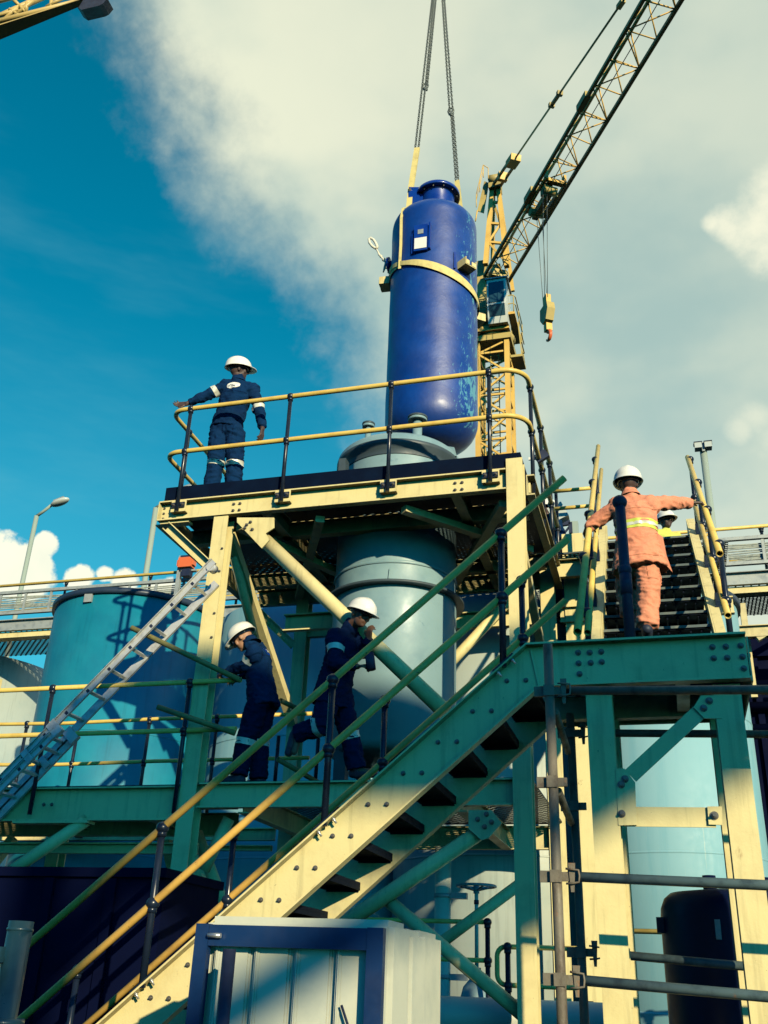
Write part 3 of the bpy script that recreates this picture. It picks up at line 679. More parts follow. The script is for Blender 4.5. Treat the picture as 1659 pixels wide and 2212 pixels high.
def chain(p, q, pitch=.043, r=.0075):
    p = V(p); q = V(q); d = q-p; L = d.length; d.normalize(); n = int(L/pitch); b = MB()
    x, y, _ = b.frame(d, (0, 1, 0))
    for i in range(n):
        c = p+d*(i+.5)*L/n; s_ = x if i % 2 else y; s2 = (s_+(y if i % 2 else -x)*.35).normalized()
        pts = []
        for k in range(8):
            a = 2*math.pi*k/8; pts.append(c+d*(math.cos(a)*pitch*.62)+s2*(math.sin(a)*pitch*.36))
        b.tube(pts, r, 5, closed=True)
    return b.build('chain', 'chain', sg)
hl = P(919, 186, Y=BY); hr = P(974, 240, Y=BY+.1)
chain(P(897, 320, Y=BY-.1), MR+V((-.05, 0, 0))); chain(P(904, 320, Y=BY-.1), hl)
chain(hl, MR+V((-.03, 0, 0))); chain(hl+V((.03, 0, 0)), MR+V((.0, .03, 0)))
chain(P(985, 392, Y=BY+.15), hr+V((0, 0, 0))); chain(P(990, 388, Y=BY+.15), hr+V((.03, 0, 0)))
chain(hr-V((.02, 0, 0)), MR+V((.02, 0, 0))); chain(hr+V((.03, 0, 0)), MR+V((.05, 0, 0)))
for c in (hl, hr):
    b = MB(); b.tube([c+V((.045*math.sin(a), 0, .06*math.cos(a))) for a in [2*math.pi*i/12 for i in range(12)]], .014, 8, closed=True); b.cyl(c+V((-.03, 0, -.06)), c+V((.03, 0, -.1)), .02, 8); b.build('chain_hook', 'chain', sg)
b = MB(); b.tube([MR+V((.09*math.sin(a), 0, .14*math.cos(a)+.1)) for a in [2*math.pi*i/16 for i in range(16)]], .018, 8, closed=True); b.build('master_link', 'chain', sg)
rp = thing('tag_rope', 'white rope tied in a loop at the blue side nozzle', 'rope', P(833, 585, Y=BY-.05))
b = MB(); yo = BY-.05
loop = [P(x, y, Y=yo) for x, y in ((812, 537), (804, 532), (798, 524), (797, 517), (801, 514), (807, 518), (812, 526), (815, 533), (813, 538))]
b.tube(loop, .021, 8); b.tube([P(x, y, Y=yo-(i % 2)*.01) for i, (x, y) in enumerate(((813, 538), (817, 545), (819, 550), (825, 557), (829, 562), (833, 567), (831, 578), (828, 588)))], [.014, .012, .018, .013, .02, .014, .02, .010], 8); b.ball(P(829, 561, Y=yo), .03, 8, 6); b.ball(P(823, 554, Y=yo), .024, 8, 6)
b.build('rope_strand', 'rope', rp)
hk = thing('crane_hook', 'steel hook block on four ropes above the chain slings', 'crane hook', MR+V((0, 0, .3)))
b = MB(); h0 = MR+V((0, 0, .24)); b.tube([h0+V((.12*math.sin(a)-.0, 0, .12-.12*math.cos(a))) for a in [math.pi*1.45*i/10-.6 for i in range(11)]], .035, 8); b.cyl(h0+V((0, 0, .26)), h0+V((0, 0, .5)), .04); b.b2(h0+V((-.2, -.12, .5)), h0+V((.2, .12, 1.1))); b.build('hook_block', 'crane', hk)
b = MB()
for dx in (-.12, .12):
    for dy in (-.08, .08): b.cyl(h0+V((dx, dy, 1.1)), h0+V((dx, dy, 14)), .012, 6)
b.build('hoist_rope', 'chain', hk)

# ------------------------------------------------------------------ grey vessel inside the platform
GX, GY, GR = -2.70, 9.68, .672
gv = thing('grey_vessel', 'tall grey blue vessel with flange ring standing inside the platform', 'process vessel', (GX, GY, 3.28))
zf = 5.42
prof = [(GR, 3.78), (GR, zf-.045), (GR-.005, zf), (GR-.005, 6.95)]
b = MB(); b.lathe((GX, GY, 0), prof, 64, caps=False); b.lathe((GX, GY, 0), [(0, 3.70), (GR-.1, 3.71), (GR, 3.78)], 64, caps=False)
b.build('shell', 'vgrey', gv)
b = MB(); b.lathe((GX, GY, 0), [(GR+.002, zf-.04), (GR+.085, zf-.04), (GR+.085, zf-.012), (GR+.002, zf-.012)], 64, caps=False); b.build('flange_ring', 'vgrey_dark', gv)
b = MB(); b.lathe((GX, GY, 0), [(GR+.004, 5.62), (GR+.010, 5.63), (GR+.010, 5.645), (GR+.004, 5.655)], 64, caps=False); b.cyl(P(842, 1228, Y=GY-GR+.0), P(838, 1262, Y=GY-GR+.0), .006, 6); b.build('weld_seam', 'vgrey', gv)
b = MB(); b.lathe((GX, GY, 0), [(GR+.005, 6.93), (GR+.01, 7.0), (GR+.06, 7.04), (GR+.06, 7.085), (GR+.055, 7.09), (0, 7.09)], 64, caps=False); b.build('lid_rim', 'vgrey_dark', gv)
b = MB(); b.lathe((GX, GY, 0), [(GR+.058, 7.088)]+dome(GR+.055, 7.10, .22, 1), 64, caps=False); b.build('lid', 'vgrey', gv)
for px, py, r, yy in ((796, 921, .075, GY+.1), (902, 908, .115, GY+.0)):
    c = P(px, py, Y=yy); b = MB(); b.cyl((c.x, c.y, 7.15), (c.x, c.y, c.z), r*.5, 16); b.cyl((c.x, c.y, c.z-.02), (c.x, c.y, c.z+.012), r, 20); b.build('lid_nozzle', 'vgrey', gv)
    b = MB(); b.lathe((c.x, c.y, c.z+.0125), [(r*1.05, 0), (r*1.05, .025), (r*.3, .03), (0, .03)], 20); b.build('nozzle_cover', 'vgrey_dark', gv)
b = MB(); b.prism([P(x, y, Y=GY-.2) for x, y in ((966, 964), (981, 966), (986, 985), (964, 984))], (0, .03, 0)); b.build('lifting_lug', 'vgrey', gv)
for a in range(4):
    d = radial(45+90*a); b = MB(); b.bar(V((GX, GY, 3.28))+d*.55, V((GX, GY, 3.85))+d*.55, .12, .12, up=(0, 1, 0)); b.build('leg', 'vgrey_dark', gv)
b = MB(); b.b2((GX-.5, GY-.72, 6.62), (GX-.42, GY-.6, 6.9)); b.build('side_bracket', 'vgrey_dark', gv)

# ------------------------------------------------------------------ tower crane far behind
tc = thing('tower_crane', 'yellow tower crane with lattice jib and white cab behind the blue vessel', 'tower crane', P(1072, 975, Y=44.0)*1.0)
tc.location.z = 0
mx, my = tc.location.x, tc.location.y
hw = .80; lt = .26
ZM = P(1072, 738, Y=my-.8).z
for i in (-1, 1):
    for j in (-1, 1):
        b = MB(); b.b2((mx+i*hw-lt/2, my+j*hw-lt/2, 0), (mx+i*hw+lt/2, my+j*hw+lt/2, ZM)); b.build('mast_leg', 'crane', tc)
b = MB(); z = ZM-1.35*25.5; k = 0
while z < ZM-.5:
    z2 = min(z+1.35, ZM); 
    for j in (-1, 1):
        b.bar((mx-hw, my+j*hw, z), (mx+hw, my+j*hw, z), .09, .11); b.bar((mx+j*hw, my-hw, z), (mx+j*hw, my+hw, z), .09, .11)
        a, c = ((-hw, hw) if k % 2 else (hw, -hw))
        b.bar((mx+a, my+j*hw, z), (mx+c, my+j*hw, z2), .09, .1); b.bar((mx+j*hw, my+a, z), (mx+j*hw, my+c, z2), .09, .1)
    z = z2; k += 1
b.build('mast_lattice', 'crane', tc)
b = MB()
for x in (-.22, .22): b.cyl((mx+x, my, 20), (mx+x, my, ZM), .03, 6)
for i in range(48): b.cyl((mx-.22, my, 20+.3*i), (mx+.22, my, 20+.3*i), .02, 6)
b.build('mast_ladder', 'crane_dull', tc)
b = MB(); b.b2((mx-1.05, my-1.05, ZM+.01), (mx+1.05, my+1.05, ZM+.35)); b.lathe((mx, my, ZM+.35), [(1.1, 0), (1.15, .3), (1.0, .5), (1.0, .9)], 32); b.build('slewing_ring', 'crane_dull', tc)
b = MB(); b.b2((mx-1.5, my-1.4, ZM+1.25), (mx+1.35, my+1.4, ZM+1.42)); b.b2((mx-.75, my-.6, ZM+1.42), (mx+.6, my+.7, ZM+2.1))
b.b2((mx-1.3, my-1.3, ZM+.45), (mx+1.0, my-1.15, ZM+.75)); b.build('slewing_platform', 'crane', tc)
b = MB()
for zz in (ZM+1.95, ZM+2.5): b.tube([(mx-1.5, my-1.4, zz), (mx+1.3, my-1.4, zz), (mx+1.38, my-1.2, zz), (mx+1.38, my+1.3, zz)], .03, 6)
for p in ((-1.4, -1.4), (-.2, -1.4), (1.3, -1.4), (1.38, 0), (1.38, 1.3)): b.cyl((mx+p[0], my+p[1], ZM+1.4), (mx+p[0], my+p[1], ZM+2.5), .03, 6)
cx_ = mx+1.55
for zz in (ZM-.6, ZM, ZM+.6): b.bar((cx_, my-.5, zz), (cx_, my+.6, zz), .05, .05)
b.bar((cx_, my-.5, ZM-.8), (cx_-.15, my-.5, ZM+1.3), .06, .06); b.bar((cx_, my+.6, ZM-.8), (cx_-.15, my+.6, ZM+1.3), .06, .06); b.b2((mx+.95, my-.6, ZM-1.0), (cx_+.05, my+.7, ZM-.85))
b.build('guard_rail', 'crane_dull', tc)
p0 = P(1079, 578, Y=my); Zj = p0.z
b = MB(); b.b2((mx-.85, my-.5, ZM+2.1), (mx-.35, my+.5, Zj+.3)); b.b2((mx+.0, my-.35, ZM+2.1), (mx+.45, my+.5, Zj)); b.build('tower_head', 'crane_dull', tc)
# cab

cz0 = P(1080, 688, Y=my-2).z; cz1 = P(1080, 603, Y=my-2).z; cx0, cx1 = mx-.05, mx+1.0; cy0, cy1 = my-2.0, my-.5
b = MB(); b.prism([(cx0, cy0+.35, cz0), (cx0, cy1, cz0), (cx0, cy1, cz1), (cx0, cy0-.05, cz1), (cx0, cy0, cz0+1.0)], (cx1-cx0, 0, 0)); cab = b.build('cab', 'cab', tc)
b = MB(); b.b2((cx0+.10, cy0-.045, cz0+1.12), (cx1-.12, cy0-.02, cz1-.10)); b.build('cab_window', 'glass', cab)
b = MB(); b.prism([(cx0+.10, cy0-.02, cz0+.98), (cx1-.10, cy0-.02, cz0+.98), (cx1-.10, cy0+.21, cz0+.36), (cx0+.10, cy0+.21, cz0+.36)], (0, .05, 0)); b.build('cab_window', 'glass', cab)
b = MB(); b.b2((cx0-.02, cy0+.35, cz0+.7), (cx0+.02, cy1-.3, cz1-.25)); b.build('cab_window', 'glass', cab)
b = MB(); b.b2((cx0-.08, cy0-.15, cz1), (cx1+.1, cy1+.05, cz1+.07)); b.build('cab_roof', 'galv', cab)
b = MB(); b.b2((mx-1.5, my-1.2, cz0-.2), (mx-.9, my-.4, cz0+1.5)); b.build('control_cabinet', 'cab', tc)
# A frame
ap = P(1070, 405, Y=my-.4); bt = Zj-.2
b = MB()
for sx, base in ((-1, P(1049, 572, Y=my-1.1)), (1, P(1095, 576, Y=my-1.1))):
    b.bar(base, ap+V((sx*.18, 0, 0)), .26, .26, up=(0, 1, 0)); b.bar(base+V((0, 2.2, 0)), ap+V((sx*.18, .4, 0)), .2, .2, up=(0, 1, 0))
bl, br_ = P(1049, 572, Y=my-1.1), P(1095, 576, Y=my-1.1)
for t in (.28, .52, .8):
    b.bar(lerp(bl, ap, t), lerp(br_, ap, t), .13, .14)
b.bar(lerp(bl, ap, .28), lerp(br_, ap, .52), .1, .12); b.bar(lerp(br_, ap, .52), lerp(bl, ap, .8), .1, .12); b.bar(lerp(br_, ap, .05), lerp(bl, ap, .28), .1, .12)
b.build('a_frame', 'crane', tc)
b = MB(); b.b2(ap+V((-.35, -.4, -.3)), ap+V((.35, .4, .35))); b.cyl(ap+V((-.3, -.3, .35)), ap+V((.3, -.3, .35)), .3, 14); b.build('head_pulley', 'crane_dull', tc)
pa = [P(x, y, Y=my-.4) for x, y in ((1031, 455), (1045, 460), (1056, 395), (1046, 391))]
b = MB(); b.prism(pa, (0, .06, 0)); b.build('head_walkway', 'crane_dull', tc)
b = MB()
for dz, r in ((1.0, .025), (.55, .02)):
    b.cyl(pa[0]+V((0, -.3, dz)), pa[3]+V((0, -.3, dz)), r, 6)
for p in (pa[0], pa[3], lerp(pa[0], pa[3], .5)): b.cyl(p+V((0, -.3, 0)), p+V((0, -.3, 1.0)), .025, 6)
b.cyl(pa[2]+V((0, -.2, 0)), pa[2]+V((0, -.2, 1.0)), .025, 6); b.cyl(pa[2]+V((0, -.2, 1.0)), pa[3]+V((0, -.3, 1.)), .025, 6); b.cyl(pa[0], P(1027, 478, Y=my-.4), .04, 6)
b.build('head_guard_rail', 'crane', tc)
# jib: two bottom chords and one top chord, level, coming towards us
Zc = P(1082, 583, Y=my-1).z
L0, L1 = P(1046, 596, Z=Zc), P(1389, 0, Z=Zc); Q0, Q1 = P(1117, 570, Z=Zc), P(1479, 0, Z=Zc)
ax = (L1-L0).normalized(); ln = (L1-L0).length
if (Q0-L0).length > 0:
    sv = V((ax.y, -ax.x, 0)); wj = ((Q0-L0).dot(sv)+(Q1-L1).dot(sv))/2
Q0 = L0+sv*wj; HJ = 1.15
ext = 9.0
b = MB(); b.bar(L0, L0+ax*(ln+ext), .15, .17); b.bar(Q0, Q0+ax*(ln+ext), .15, .17); b.build('jib_chord', 'crane_dull', tc)
T0 = L0+sv*wj*.5+V((0, 0, HJ)); b = MB(); b.cyl(T0+ax*.6, T0+ax*(ln+ext), .085, 8); b.build('jib_chord', 'crane', tc)
b = MB(); b2_ = MB(); n = int((ln+ext)/1.45); stp = (ln+ext)/n
for i in range(n):
    a = L0+ax*stp*i; c = Q0+ax*stp*i; a2, c2 = a+ax*stp, c+ax*stp; t_ = T0+ax*stp*(i+.5)
    if i % 2 == 0: b.cyl(a, c, .036, 6)
    b.cyl(a, c2, .034, 6) if i % 2 else b.cyl(c, a2, .034, 6)
    b2_.cyl(a, t_, .032, 6); b2_.cyl(a2, t_, .032, 6); b2_.cyl(c, t_, .032, 6); b2_.cyl(c2, t_, .032, 6)
b.build('jib_lattice', 'crane', tc); b2_.build('jib_lattice', 'crane', tc)
b = MB(); b.cyl(L0+sv*wj*.5+V((0, 0, .2)), L0+sv*wj*.5+ax*(ln+ext)+V((0, 0, .2)), .022, 6); b.build('trolley_rope', 'chain', tc)
for f in (.36, .70):
    c = L0+ax*ln*f; b = MB(); b.box(c+V((0, 0, .1)), (.9, .28, .34), (ax, sv, V((0, 0, 1)))); b.build('chord_joint', 'crane_dull', tc)
b = MB(); b.box(lerp(L0, Q0, .5)+ax*.3, (.5, wj+.5, .5), (ax, sv, V((0, 0, 1)))); b.box(lerp(L0, Q0, .5)-ax*.9+V((0, 0, -.3)), (1.6, wj+.3, .3), (ax, sv, V((0, 0, 1)))); b.build('jib_root', 'crane_dull', tc)
cj0 = V((mx, my, Zj-.1))
b = MB(); b.bar(cj0+sv*.6, cj0+sv*.6-ax*9, .16, .3); b.bar(cj0-sv*.6, cj0-sv*.6-ax*9, .16, .3)
for k in range(6): b.bar(cj0+sv*.6-ax*(1.5*k+.8), cj0-sv*.6-ax*(1.5*k+.8), .1, .14)
b.build('counter_jib', 'crane_dull', tc)
b = MB(); b.box(cj0-ax*8.2-V((0, 0, .9)), (1.2, 1.4, 1.9), (ax, sv, V((0, 0, 1)))); b.build('counterweight', 'galv', tc)
# pendant from the A frame to the jib
pe = P(1347, 0, Z=Zc+3.2); pd = (pe-ap).normalized(); far = ap+pd*((pe-ap).length*1.5)

b = MB(); kk = lerp(ap, far, .12)
for o_ in (-.22, .22): b.bar(ap+sv*o_, kk+sv*o_, .12, .16)
b.cyl(kk, far, .055, 8); b.build('pendant_bar', 'crane_dull', tc)
b = MB(); b.box(kk, (.9, .6, .4), (pd, sv, pd.cross(sv))); b.build('pendant_link', 'crane', tc); b = MB(); b.box(lerp(ap, far, .05), (.3, .55, .5), (pd, sv, pd.cross(sv))); b.build('pendant_link', 'crane', tc)
b = MB(); q_ = lerp(ap, pe, .545); b.box(q_, (.9, .16, .16), (pd, sv, pd.cross(sv))); b.box(q_+pd*.5, (.2, .3, .22), (pd, sv, pd.cross(sv))); b.box(q_-pd*.5, (.2, .3, .22), (pd, sv, pd.cross(sv))); b.build('pendant_link', 'crane_dull', tc); b = MB(); b.box(lerp(ap, pe, .985), (.5, .22, .2), (pd, sv, pd.cross(sv))); b.build('pendant_link', 'crane_dull', tc)
# trolley and hook
tcen = P(1178, 425, Z=Zc); tt = (tcen-L0).dot(ax)
Z3 = V((0, 0, 1)); A3 = (ax, sv, Z3)
def jp(t, s_, z): return L0+ax*t+sv*(wj*.5+s_)+Z3*z
b = MB()
for dt in (-1.1, 1.2): b.box(jp(tt+dt, 0, -.16), (.26, wj+.65, .2), A3)
for s_ in (-1, 1): b.box(jp(tt, s_*(wj*.5+.2), -.1), (2.5, .1, .18), A3); b.box(jp(tt-1.1, s_*(wj*.5+.25), .1), (.28, .12, .5), A3); b.box(jp(tt+1.2, s_*(wj*.5+.25), .1), (.28, .12, .5), A3)
b.build('trolley', 'crane', tc)
b = MB(); b.box(jp(tt-.2, .12, -.42), (1.8, .3, .4), A3); b.box(jp(tt+.7, .25, -.3), (.6, .4, .4), A3); b.cyl(jp(tt-.8, -.2, -.4), jp(tt-.8, .5, -.4), .24, 14); b.cyl(jp(tt+.8, -.2, -.4), jp(tt+.8, .5, -.4), .24, 14); b.box(jp(tt-.2, -.35, -.3), (1.6, .1, .3), A3); b.build('trolley_winch', 'crane_dull', tc)
hb = jp(tt-.15, .1, 0); hz0 = P(1190, 652, Y=hb.y).z
b = MB()
for dt, ds in ((-.85, -.28), (-.85, .02), (.85, .2), (.85, .42)): b.cyl(jp(tt+dt, .1+ds, -.4), V((hb.x, hb.y, hz0))+ax*(dt*.45)+sv*ds*.7, .016, 5)
b.build('hoist_rope', 'chain', tc)
hbk = MB(); c = V((hb.x, hb.y, hz0))
hbk.box(c+V((0, 0, .05)), (.40, .24, .62), A3); hbk.build('hook_block', 'crane', tc)
b = MB(); b.prism([c+ax*u+Z3*v-sv*.2 for u, v in ((-.40, -.26), (.36, -.22), (.44, -.62), (.2, -1.15), (-.16, -1.25), (-.44, -.85))], sv*.4); b.build('hook_block_plate', 'crane_dull', tc)
b = MB(); b.box(c-Z3*1.5, (.3, .3, .4), A3); b.build('hook_swivel', 'crane', tc)
b = MB(); b.tube([c+Z3*(-1.95)+ax*(.24*math.sin(a))-Z3*(.24*-math.cos(a)) for a in [-.3+math.pi*1.5*i/12 for i in range(13)]], [.09]*9+[.07, .06, .05, .03], 8); b.build('hook', 'red', tc)

# boom of a second crane, top left corner
bm = thing('crane_boom', 'yellow lattice crane boom crossing the top left corner of the sky', 'crane boom', P(60, 20, D=18))
d0 = 18
a0, a1 = P(-120, 118, D=d0), P(180, -4, D=d0)
bd = (a1-a0).normalized(); bu = cu
zb0_ = P(60, 50, D=d0).z
b = MB(); b.prism([P(-120, 136, Z=zb0_), P(170, 15, Z=zb0_), P(182, -4, Z=zb0_), P(-120, 92, Z=zb0_)], (0, 0, .03)); b.build('boom_chord', 'boom', bm)
b = MB(); b.tube([P(-80, 66, D=18.3), P(215, -8, D=18.3)], .052, 12); b.tube([P(-80, 72, D=19), P(100, -10, D=19)], .06, 12); b.tube([P(-80, 20, D=19.4), P(40, -12, D=19.4)], .07, 12); b.build('boom_chord', 'boom', bm)
b = MB()
for p, q in (((-5, 55), (42, 12)), ((42, 12), (56, 28)), ((25, 40), (74, 0)), ((56, 30), (58, 5)), ((100, 16), (135, -4)), ((108, 22), (112, 0)), ((20, 20), (60, 44)), ((-20, 40), (40, 20)), ((30, 0), (44, 15))):
    b.tube([P(*p, D=18.5), P(*q, D=18.5)], .036, 10)
b.build('boom_lattice', 'boom', bm)
b = MB(); b.prism([P(x, y, D=17.9) for x, y in ((166, 14), (176, 21), (214, 12), (222, 8), (232, -4), (180, -5))], fwd*.4); b.build('boom_end', 'blackmatt', bm)

# ------------------------------------------------------------------ tanks
def tank(name, label, cx, cy, r, ztop, m, rim=True, zr=.09):
    t = thing(name, label, 'storage tank', (cx, cy, 0))
    b = MB(); b.lathe((cx, cy, 0), [(r, .0), (r, ztop-.05), (0, ztop-.05)], 72); b.build('shell', m, t)
    for z in (1.5, 3.0, 4.5):
        b = MB(); b.lathe((cx, cy, z), [(r+.001, -.012), (r+.006, -.004), (r+.006, .004), (r+.001, .012)], 72, caps=False); b.build('weld_seam', m, t)
    if rim:
        b = MB(); b.lathe((cx, cy, 0), [(r+.002, ztop-.08), (r+.042, ztop-.08), (r+.046, ztop), (r-.05, ztop), (r-.05, ztop-.04)], 72, caps=False); b.build('rim', 'tank_rim', t)
    return t
c = P(306, 1270, Y=11.45)
tx = P(306, 1290, Y=12.25).x
tA = tank('storage_tank', 'pale tank coloured in its teal shade, with dark rim, behind the leaning ladder', tx, 12.25, 1.19, P(290, 1268, Y=11.1).z, 'tank_shade_teal')
b = MB(); b.box((tx-.10, 12.25-1.17, P(290, 1268, Y=11.1).z-.12), (.12, .1, .16)); b.build('lid_clip', 'galv', tA)
tank('storage_tank', 'pale tank under the cable walkway at the left edge of the photo', P(-75, 1500, Y=15.4).x, 15.4, 1.75, 6.78, 'tank_pale', rim=False)
tB = tank('storage_tank', 'grey blue tank seen between the left column and the grey vessel', P(690, 1400, Y=13.1).x, 13.2, 1.52, 6.42, 'tank_bright', rim=False)
tank('storage_tank', 'blotchy pale tank behind the valve handwheel', P(1095, 1900, Y=12.6).x, 12.7, 1.42, 6.3, 'tank_pale')
tank('storage_tank', 'streaky pale tank seen between the two landing columns', P(1448, 1800, Y=11.9).x, 12.0, 1.02, 6.0, 'tank_bright')

# ------------------------------------------------------------------ high walkway with cable tray
wk = thing('cable_walkway', 'high steel walkway with cable tray and yellow rail behind the tanks', 'walkway', (-4, 13.6, 6.7))
WY = 13.6
def wline(name, m, x, y, r, b=None): pass
zr_ = P(0, 1268, Y=WY).z
b = MB(); b.tube([(-17, WY, zr_), (9, WY, zr_+.06)], .026, 10); b.build('hand_rail', 'rail', wk)
b = MB(); b.tube([(-17, WY+1.2, zr_), (9, WY+1.2, zr_+.06)], .024, 10); b.build('hand_rail', 'rail', wk)
zt0, zt1 = P(0, 1326, Y=WY-.1).z, P(0, 1282, Y=WY-.1).z
for x in [-16.2+1.62*i for i in range(16)]:
    post(wk, (x, WY+.03, 6.75), zr_-6.75+.02, (zr_-6.75+.02,), r=.022, rb=.04)
b = MB()
for z in (zt0, zt1): b.b2((-17, WY-.12, z-.025), (9, WY-.06, z+.025))
for i in range(52): b.b2((-16.9+.5*i-.02, WY-.10, zt0+.02), (-16.9+.5*i+.02, WY-.075, zt1-.02))
b.build('cable_tray', 'galv', wk)
b = MB(); rnd = random.Random(3)
for k in range(11):
    z = zt0+.05+.026*k; path = []
    for i in range(66): path.append((-17+.4*i, WY-.045+rnd.uniform(-.012, .012), z+rnd.uniform(-.008, .008)+.012*math.sin(i*.7+k)))
    b.tube(path, .0115, 5)
b.build('cable_bundle', 'cable', wk)
b = MB(); b.csec((-17, WY-.02, zt0-.21), (9, WY-.02, zt0-.21), .07, .2, side=1); b.build('deck_beam', 'galv', wk)
b = MB(); b.b2((-17, WY-.14, zt0-.46), (9, WY+.05, zt0-.44)); b.b2((-17, WY-.02, zt0-.44), (9, WY, zt0-.32)); b.build('deck_beam', 'cream', wk)
b = MB(); b.b2((-17, WY+.02, zt0-.31), (9, WY+1.25, zt0-.295)); b.build('deck_grating', 'mesh', wk)
for x in (-12.2, -9.6, 1.0, 3.5, 6.0):
    b = MB(); b.hsec((x, WY+.0, zt0-.40), (x, WY+1.3, zt0-.40), .1, .18); b.build('cross_beam', 'cream_dull', wk)
for x, y in ((-11.3, 14.3), (3.4, 13.7), (-8.75, 13.55)):
    b = MB(); b.hsec((x, y, 0), (x, y, 6.3), .2, .2, up=(0, 1, 0)); b.build('column', 'cream_dull', wk)
# landing at the head of the upper stair, with its column
b = MB(); b.b2((-1.05, 10.62, 6.27), (.9, 13.5, 6.29)); b.build('deck_grating', 'mesh', wk)
b = MB(); channel_y(b, -1.04, -.50, 10.7, 6.02, 6.25); b.build('deck_beam', 'cream', wk)
b = MB(); channel_y(b, -1.04, .9, 10.95, 5.55, 5.75); b.build('deck_beam', 'cream', wk)
b = MB(); channel_y(b, -1.04, .9, 11.3, 5.05, 5.22); b.build('deck_beam', 'cream', wk)
b = MB(); b.b2((-.98, 11.0, 0), (-.73, 11.25, 6.7)); o = b.build('column', 'cream', wk)
for z in (3.55, 3.42):
    b = MB(); b.prism([(-.72, 11.0, z), (-.55, 11.0, z-.03), (-.72, 11.0, z-.12)], (0, .15, 0)); b.build('cleat', 'cream', wk)
for zz in (6.98, 7.22):
    b = MB(); b.tube([(-1.05, 10.85, zz), (-.5, 10.85, zz)], .024, 10); b.build('hand_rail', 'rail', wk)
b = MB(); b.tube([(-.4, 13.55, zr_-.05), (1.0, 13.55, zr_-.05)], .024, 8); b.build('hand_rail', 'rail', wk)
for p, q in (((-.9, 11.1, 5.6), (-.5, 12.6, 6.6)), ((-.6, 11.0, 5.0), (-.6, 11.2, 6.6))):
    b = MB(); b.bar(p, q, .07, .08); b.build('deck_brace', 'cream_dull', wk)
for x0, y0 in ((3.6, 11.2),):
    b = MB(); b.hsec((x0, y0, 0), (x0, y0, 6.4), .16, .16, up=(0, 1, 0)); b.build('column', 'cream_dull', wk)
b = MB(); b.hsec((.8, 13.0, 6.0), (6, 13.0, 6.0), .1, .16); b.build('deck_beam', 'cream_dull', wk)
for p, q in (((1.3, 13.0, 5.9), (2.4, 13.0, 6.5)), ((2.6, 13.0, 6.5), (3.7, 13.0, 5.9)), ((1.2, 13.3, 5.2), (1.2, 13.3, 6.5))):
    b = MB(); b.bar(p, q, .08, .08); b.build('deck_brace', 'cream_dull', wk)

# lamps and small fittings up there
def lamp_pole(label, base, top, head, yaw_right=1):
    t = thing('lamp_post', label, 'lamp post', base)
    b = MB(); b.cyl(base, top, .06, 10); b.tube([top, top+V((.18, 0, .12)), top+V((.5*yaw_right, -.1, .26))], .04, 8); b.build('pole', 'pole', t)
    c = top+V((.75*yaw_right, -.15, .27)); u = V((.97*yaw_right, -.1, .22)).normalized(); v = V((0, 1, 0)); w_ = u.cross(v).normalized()
    if w_.z < 0: w_ = -w_
    b = MB(); b.ell(c, (u*.29, v*.14, w_*.085), 18, 10); h = b.build('lamp_head', 'lampglass', t)
    b = MB(); b.box(c+w_*.07, (.32, .16, .04), (u, v, w_)); b.build('lamp_cover', 'galv', h)
    return t
lb_ = P(50, 1272, Y=20); lt_ = P(79, 1115, Y=20); lamp_pole('grey lamp post with tilted lantern against the white cloud', V((lt_.x, 20, 0)), lt_, 0)
l2 = P(337, 1098, Y=17); lamp_pole('thin grey lamp post whose top hides behind the platform corner', V((l2.x, 17, 0)), l2, 0)
t = thing('lamp_post', 'grey post with twin floodlights beside the upper staircase rail', 'lamp post', V((P(1520, 975, Y=17).x, 17, 0)))
pt = P(1519, 972, Y=17); b = MB(); b.cyl((pt.x, 17, 0), pt, .065, 12); b.build('pole', 'pole', t)
b = MB()
b.box(pt+V((0, -.05, .10)), (.34, .06, .04)); b.box(pt+V((0, -.07, .02)), (.05, .08, .20)); b.build('lamp_bracket', 'galv', t)
for s_ in (-1, 1):
    b = MB(); b.box(pt+V((s_*.09, -.08, .03)), (.13, .17, .11)); h = b.build('floodlight', 'lampglass', t)
    b = MB(); b.box(pt+V((s_*.09, -.08, .095)), (.15, .19, .015)); b.build('lamp_cover', 'blackmatt', h)
t = thing('floodlight', 'small grey floodlight at the rear right corner of the platform', 'floodlight', P(1207, 1112, Y=11.3))
c = P(1206, 1110, Y=11.3); b = MB(); b.box(c, (.2, .14, .22), (V((.9, 0, .4)), V((0, 1, 0)), V((-.4, 0, .9)))); b.build('lamp_body', 'lampglass', t); b = MB(); b.b2(c+V((-.06, -.02, -.45)), c+V((-.02, .02, 0))); b.build('bracket', 'galv', t)
t = thing('floodlight', 'small black floodlight on the right corner of the platform', 'floodlight', P(1168, 985, Y=9.0))
c = P(1170, 986, Y=9.2); b = MB(); b.box(c, (.14, .05, .10), (V((.85, 0, .5)), V((0, 1, 0)), V((-.5, 0, .85)))); b.build('lamp_body', 'blackmatt', t); b = MB(); b.b2(c+V((-.14, -.01, -.03)), c+V((-.05, .01, .0))); b.build('bracket', 'white', t)
t = thing('warning_beacon', 'orange red beacon box on a galvanised bracket by the walkway', 'beacon', P(392, 1265, Y=13.3))
c0 = P(403, 1217, Y=13.3); b = MB(); b.box(c0, (.24, .14, .17)); b.box(c0+V((.0, 0, 0)), (.30, .10, .10)); b.build('lamp_body', 'red', t)
b = MB(); q = P(391, 1200, Y=13.3); b.b2((q.x-.035, 13.3, 7.0), (q.x+.035, 13.36, q.z)); b.b2((q.x, 13.3, c0.z-.14), (q.x+.3, 13.36, c0.z-.11)); b.build('bracket', 'galv', t)
